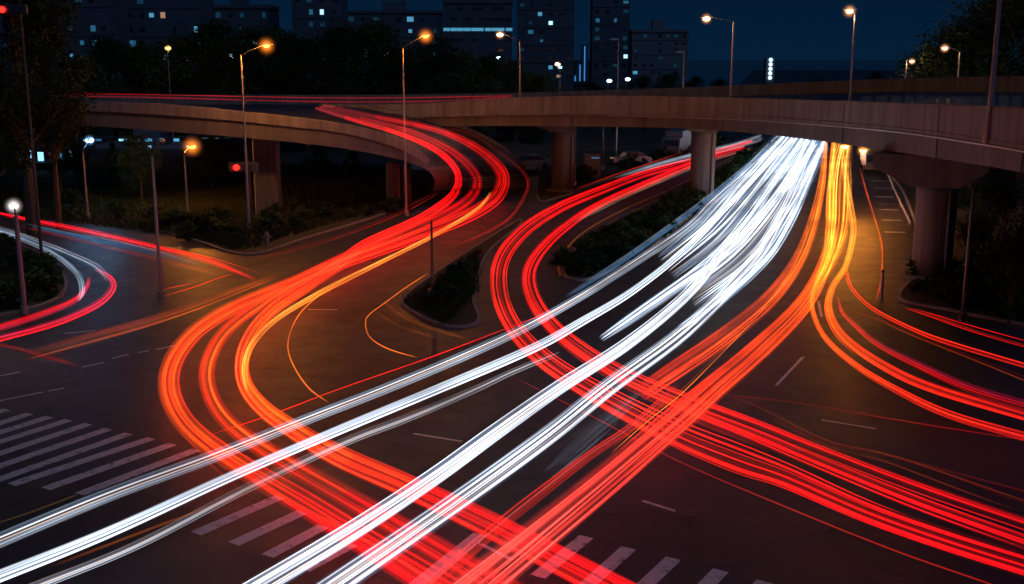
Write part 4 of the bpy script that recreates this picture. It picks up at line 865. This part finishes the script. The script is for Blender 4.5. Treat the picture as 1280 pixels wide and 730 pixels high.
# big dark trees at the left edge
for px, yt, d, k, wd, lab in ((12, -40, 72, 4, 1.0, 'tallest dark tree at the left edge above the white lamp'), (52, 25, 76, 4, .7, 'dark tree right of the tallest one at the left edge'), (-40, 60, 66, 4, 1.1, 'dark leafy tree cut by the left edge')):
    tree_px(px, yt, d, lab, k, wd)
for i, (px, yt, d) in enumerate([(95, 75, 135), (135, 52, 140), (180, 66, 138), (222, 48, 142), (262, 34, 140), (300, 46, 138), (340, 38, 145), (380, 52, 140), (425, 44, 146), (462, 30, 150), (500, 62, 145), (540, 56, 150), (575, 66, 152), (610, 72, 155), (645, 84, 158), (672, 92, 160)]):
    tree_px(px, yt, d, BL, i % 3, 1.15, GB)
BR = 'low dark tree on the horizon behind the middle of the bridge'
for i, (px, yt, d) in enumerate([(742, 104, 230), (802, 98, 230), (840, 92, 225), (870, 97, 230), (900, 101, 240), (1020, 98, 250), (1095, 92, 235)]):
    tree_px(px, yt, d, BR, (i+1) % 3, 1.3, 'low trees behind the middle of the bridge')
for px, yt, d, lab in ((1165, 70, 130, 'small dark tree behind the lamp at the right tree line'), (1205, 38, 118, 'dark tree right of the far right lamp'), (1245, 8, 112, 'tall dark tree at the top right corner'), (1300, -20, 105, 'dark tree cut by the right edge behind the bridge')):
    tree_px(px, yt, d, lab, 2, 1.1)
# under the slip ramp
for px, yt, d, k, lab in ((70, 165, 96, 4, 'dark tree under the ramp left of the blue white lamp'), (88, 150, 104, 1, 'tree behind the blue white lamp'), (172, 168, 92, 0, 'leafy green tree lit by the orange lamp under the ramp'), (262, 178, 100, 1, 'bare branched tree right of the orange lamp under the ramp'), (395, 182, 110, 2, 'dark tree between the two ramp piers'),
                          (440, 190, 112, 2, 'dark bushy tree under the middle of the ramp'), (14, 170, 100, 4, 'wide dark tree at the left edge under the ramp'), (140, 178, 108, 3, 'slim tree between the blue white lamp and the leafy tree')):
    tree_px(px, yt, d, lab, k, .95)
BU = 'tree in the darkness under the middle of the bridge'
for i, (px, yt, d) in enumerate([(600, 150, 150), (640, 152, 160), (670, 150, 155), (735, 150, 175), (770, 152, 170), (805, 155, 180), (1120, 170, 140), (1150, 165, 120)]):
    tree_px(px, yt, d, BU, i % 3, 1.2, 'trees in the darkness under the bridge')
# right verge
for px, yt, d, k, lab in ((1218, 225, 74, 0, 'tree with orange lit leaves right of the thick pier'), (1262, 232, 60, 2, 'dark tree at the right edge under the bridge'), (1312, 262, 52, 2, 'dark tree cut by the right edge below the bridge'), (1268, 330, 50, 3, 'small tree with orange lit leaves at the right edge'), (1190, 262, 80, 1, 'dark tree just behind the thick round pier')):
    tree_px(px, yt, d, lab, k, 1.1)

# shrubs and hedges
SH = []
for s_ in range(3):
    m, _ = blob_crown(40+s_, 1.0, .75, 12, 900, .10, .05); me = bpy.data.meshes.new('foliage'); me.from_pydata([tuple(v) for v in m.v], [], m.f); me.materials.append((LEAF2, LEAF, LEAF2)[s_])
    st_ = MB()
    for a in range(5): st_.tube([(0, 0, -.05), (.25*math.cos(a*1.3), .25*math.sin(a*1.3), .7)], [.02, .008], 5)
    ms = bpy.data.meshes.new('stem'); ms.from_pydata([tuple(v) for v in st_.v], [], st_.f); ms.materials.append(BARK); SH.append((me, ms))
def shrub(p, s, label, group, k):
    t = empty('shrub', p, label, 'shrub', group, R.uniform(0, 6.28)); t.scale = (s*1.15, s*1.15, s)
    for nm, q in zip(('foliage', 'stem'), SH[k]): o = bpy.data.objects.new(nm, q); C.objects.link(o); o.parent = t
def row(pix, n, jit, smin, smax, label, group):
    q = cat_rom([tuple(at(x, y, .1)) for x, y in pix], 20)
    for i in range(n):
        p = Vector(q[int((i+.5)/n*(len(q)-1))]); shrub(p+Vector((R.uniform(-jit, jit), R.uniform(-jit, jit), 0)), R.uniform(smin, smax), label, group, i % 3)
HM = 'clipped dark shrub in the hedge between the red loop and the white streams'
row([(712, 338), (745, 312), (790, 290), (840, 264), (880, 240), (920, 210), (960, 185)], 48, .8, .8, 1.3, HM, 'shrubs of the median hedge')
row([(722, 344), (765, 325), (810, 300), (850, 272), (885, 244), (925, 212), (962, 184)], 44, .5, .7, 1.2, HM, 'shrubs of the median hedge')
row([(538, 384), (556, 376), (572, 360), (585, 345)], 9, .4, .5, 1.0, 'low dark shrub on the central island beside the slim post', 'shrubs of the central island')
row([(-10, 312), (30, 326), (60, 346), (50, 372), (0, 386)], 14, 1.0, .7, 1.3, 'low shrub on the left traffic island under the white lamp', 'shrubs of the left island')
row([(20, 258), (120, 270), (200, 282), (290, 290), (400, 272), (500, 250)], 44, 3.5, .5, 1.3, 'dark shrub on the verge in front of the ramp piers', 'shrubs of the left verge')
row([(1160, 345), (1200, 352), (1260, 375), (1320, 395)], 18, 1.3, .8, 1.5, 'dark shrub on the right verge beside the thick pier', 'shrubs of the right verge')
row([(1150, 365), (1210, 385), (1290, 400)], 10, .8, .5, .9, 'dark shrub on the right verge beside the thick pier', 'shrubs of the right verge')
row([(680, 235), (720, 226), (800, 205), (860, 190), (900, 182)], 18, 1.0, .8, 1.5, 'dark shrub on the verge between the bridge ramp and the red road', 'shrubs of the embankment verge')

# rough grass over the verges and islands: nobody could count it
def grass(quads, n, label):
    rr = random.Random(5); m = MB()
    for (a, b, c, d), k in quads:
        A, B, Cc, D = (at(*p, .1) for p in (a, b, c, d))
        for _ in range(int(n*k)):
            u, v = rr.random(), rr.random(); p = A.lerp(B, u).lerp(D.lerp(Cc, u), v)
            for _q in range(3):
                t = rr.uniform(0, 6.28); h = rr.uniform(.10, .42); w2 = rr.uniform(.02, .05); q = p+Vector((rr.gauss(0, .12), rr.gauss(0, .12), 0)); l = Vector((math.cos(t), math.sin(t), 0))
                m.add([q-l*w2, q+l*w2, q+Vector((rr.gauss(0, .1), rr.gauss(0, .1), h))], [(0, 1, 2)])
    return tag(m.build('grass', mat('grass', (.05, .06, .02), .9, noise=(.8, .9, (.03, .035, .012)), spec=.05)), label, 'grass', kind='stuff')
grass([(((-40, 262), (230, 296), (230, 240), (-40, 236)), 1.0), (((230, 294), (300, 314), (300, 240), (230, 240)), .6), (((300, 314), (520, 248), (520, 225), (300, 235)), 1.0)], 9000, 'short dark rough grass on the verge under the slip ramp')
grass([(((-20, 302), (60, 330), (70, 372), (-20, 392)), 1.0)], 1500, 'short dark grass on the left traffic island')
grass([(((506, 378), (600, 312), (592, 366), (556, 406)), 1.0)], 1500, 'short dark grass on the central island')
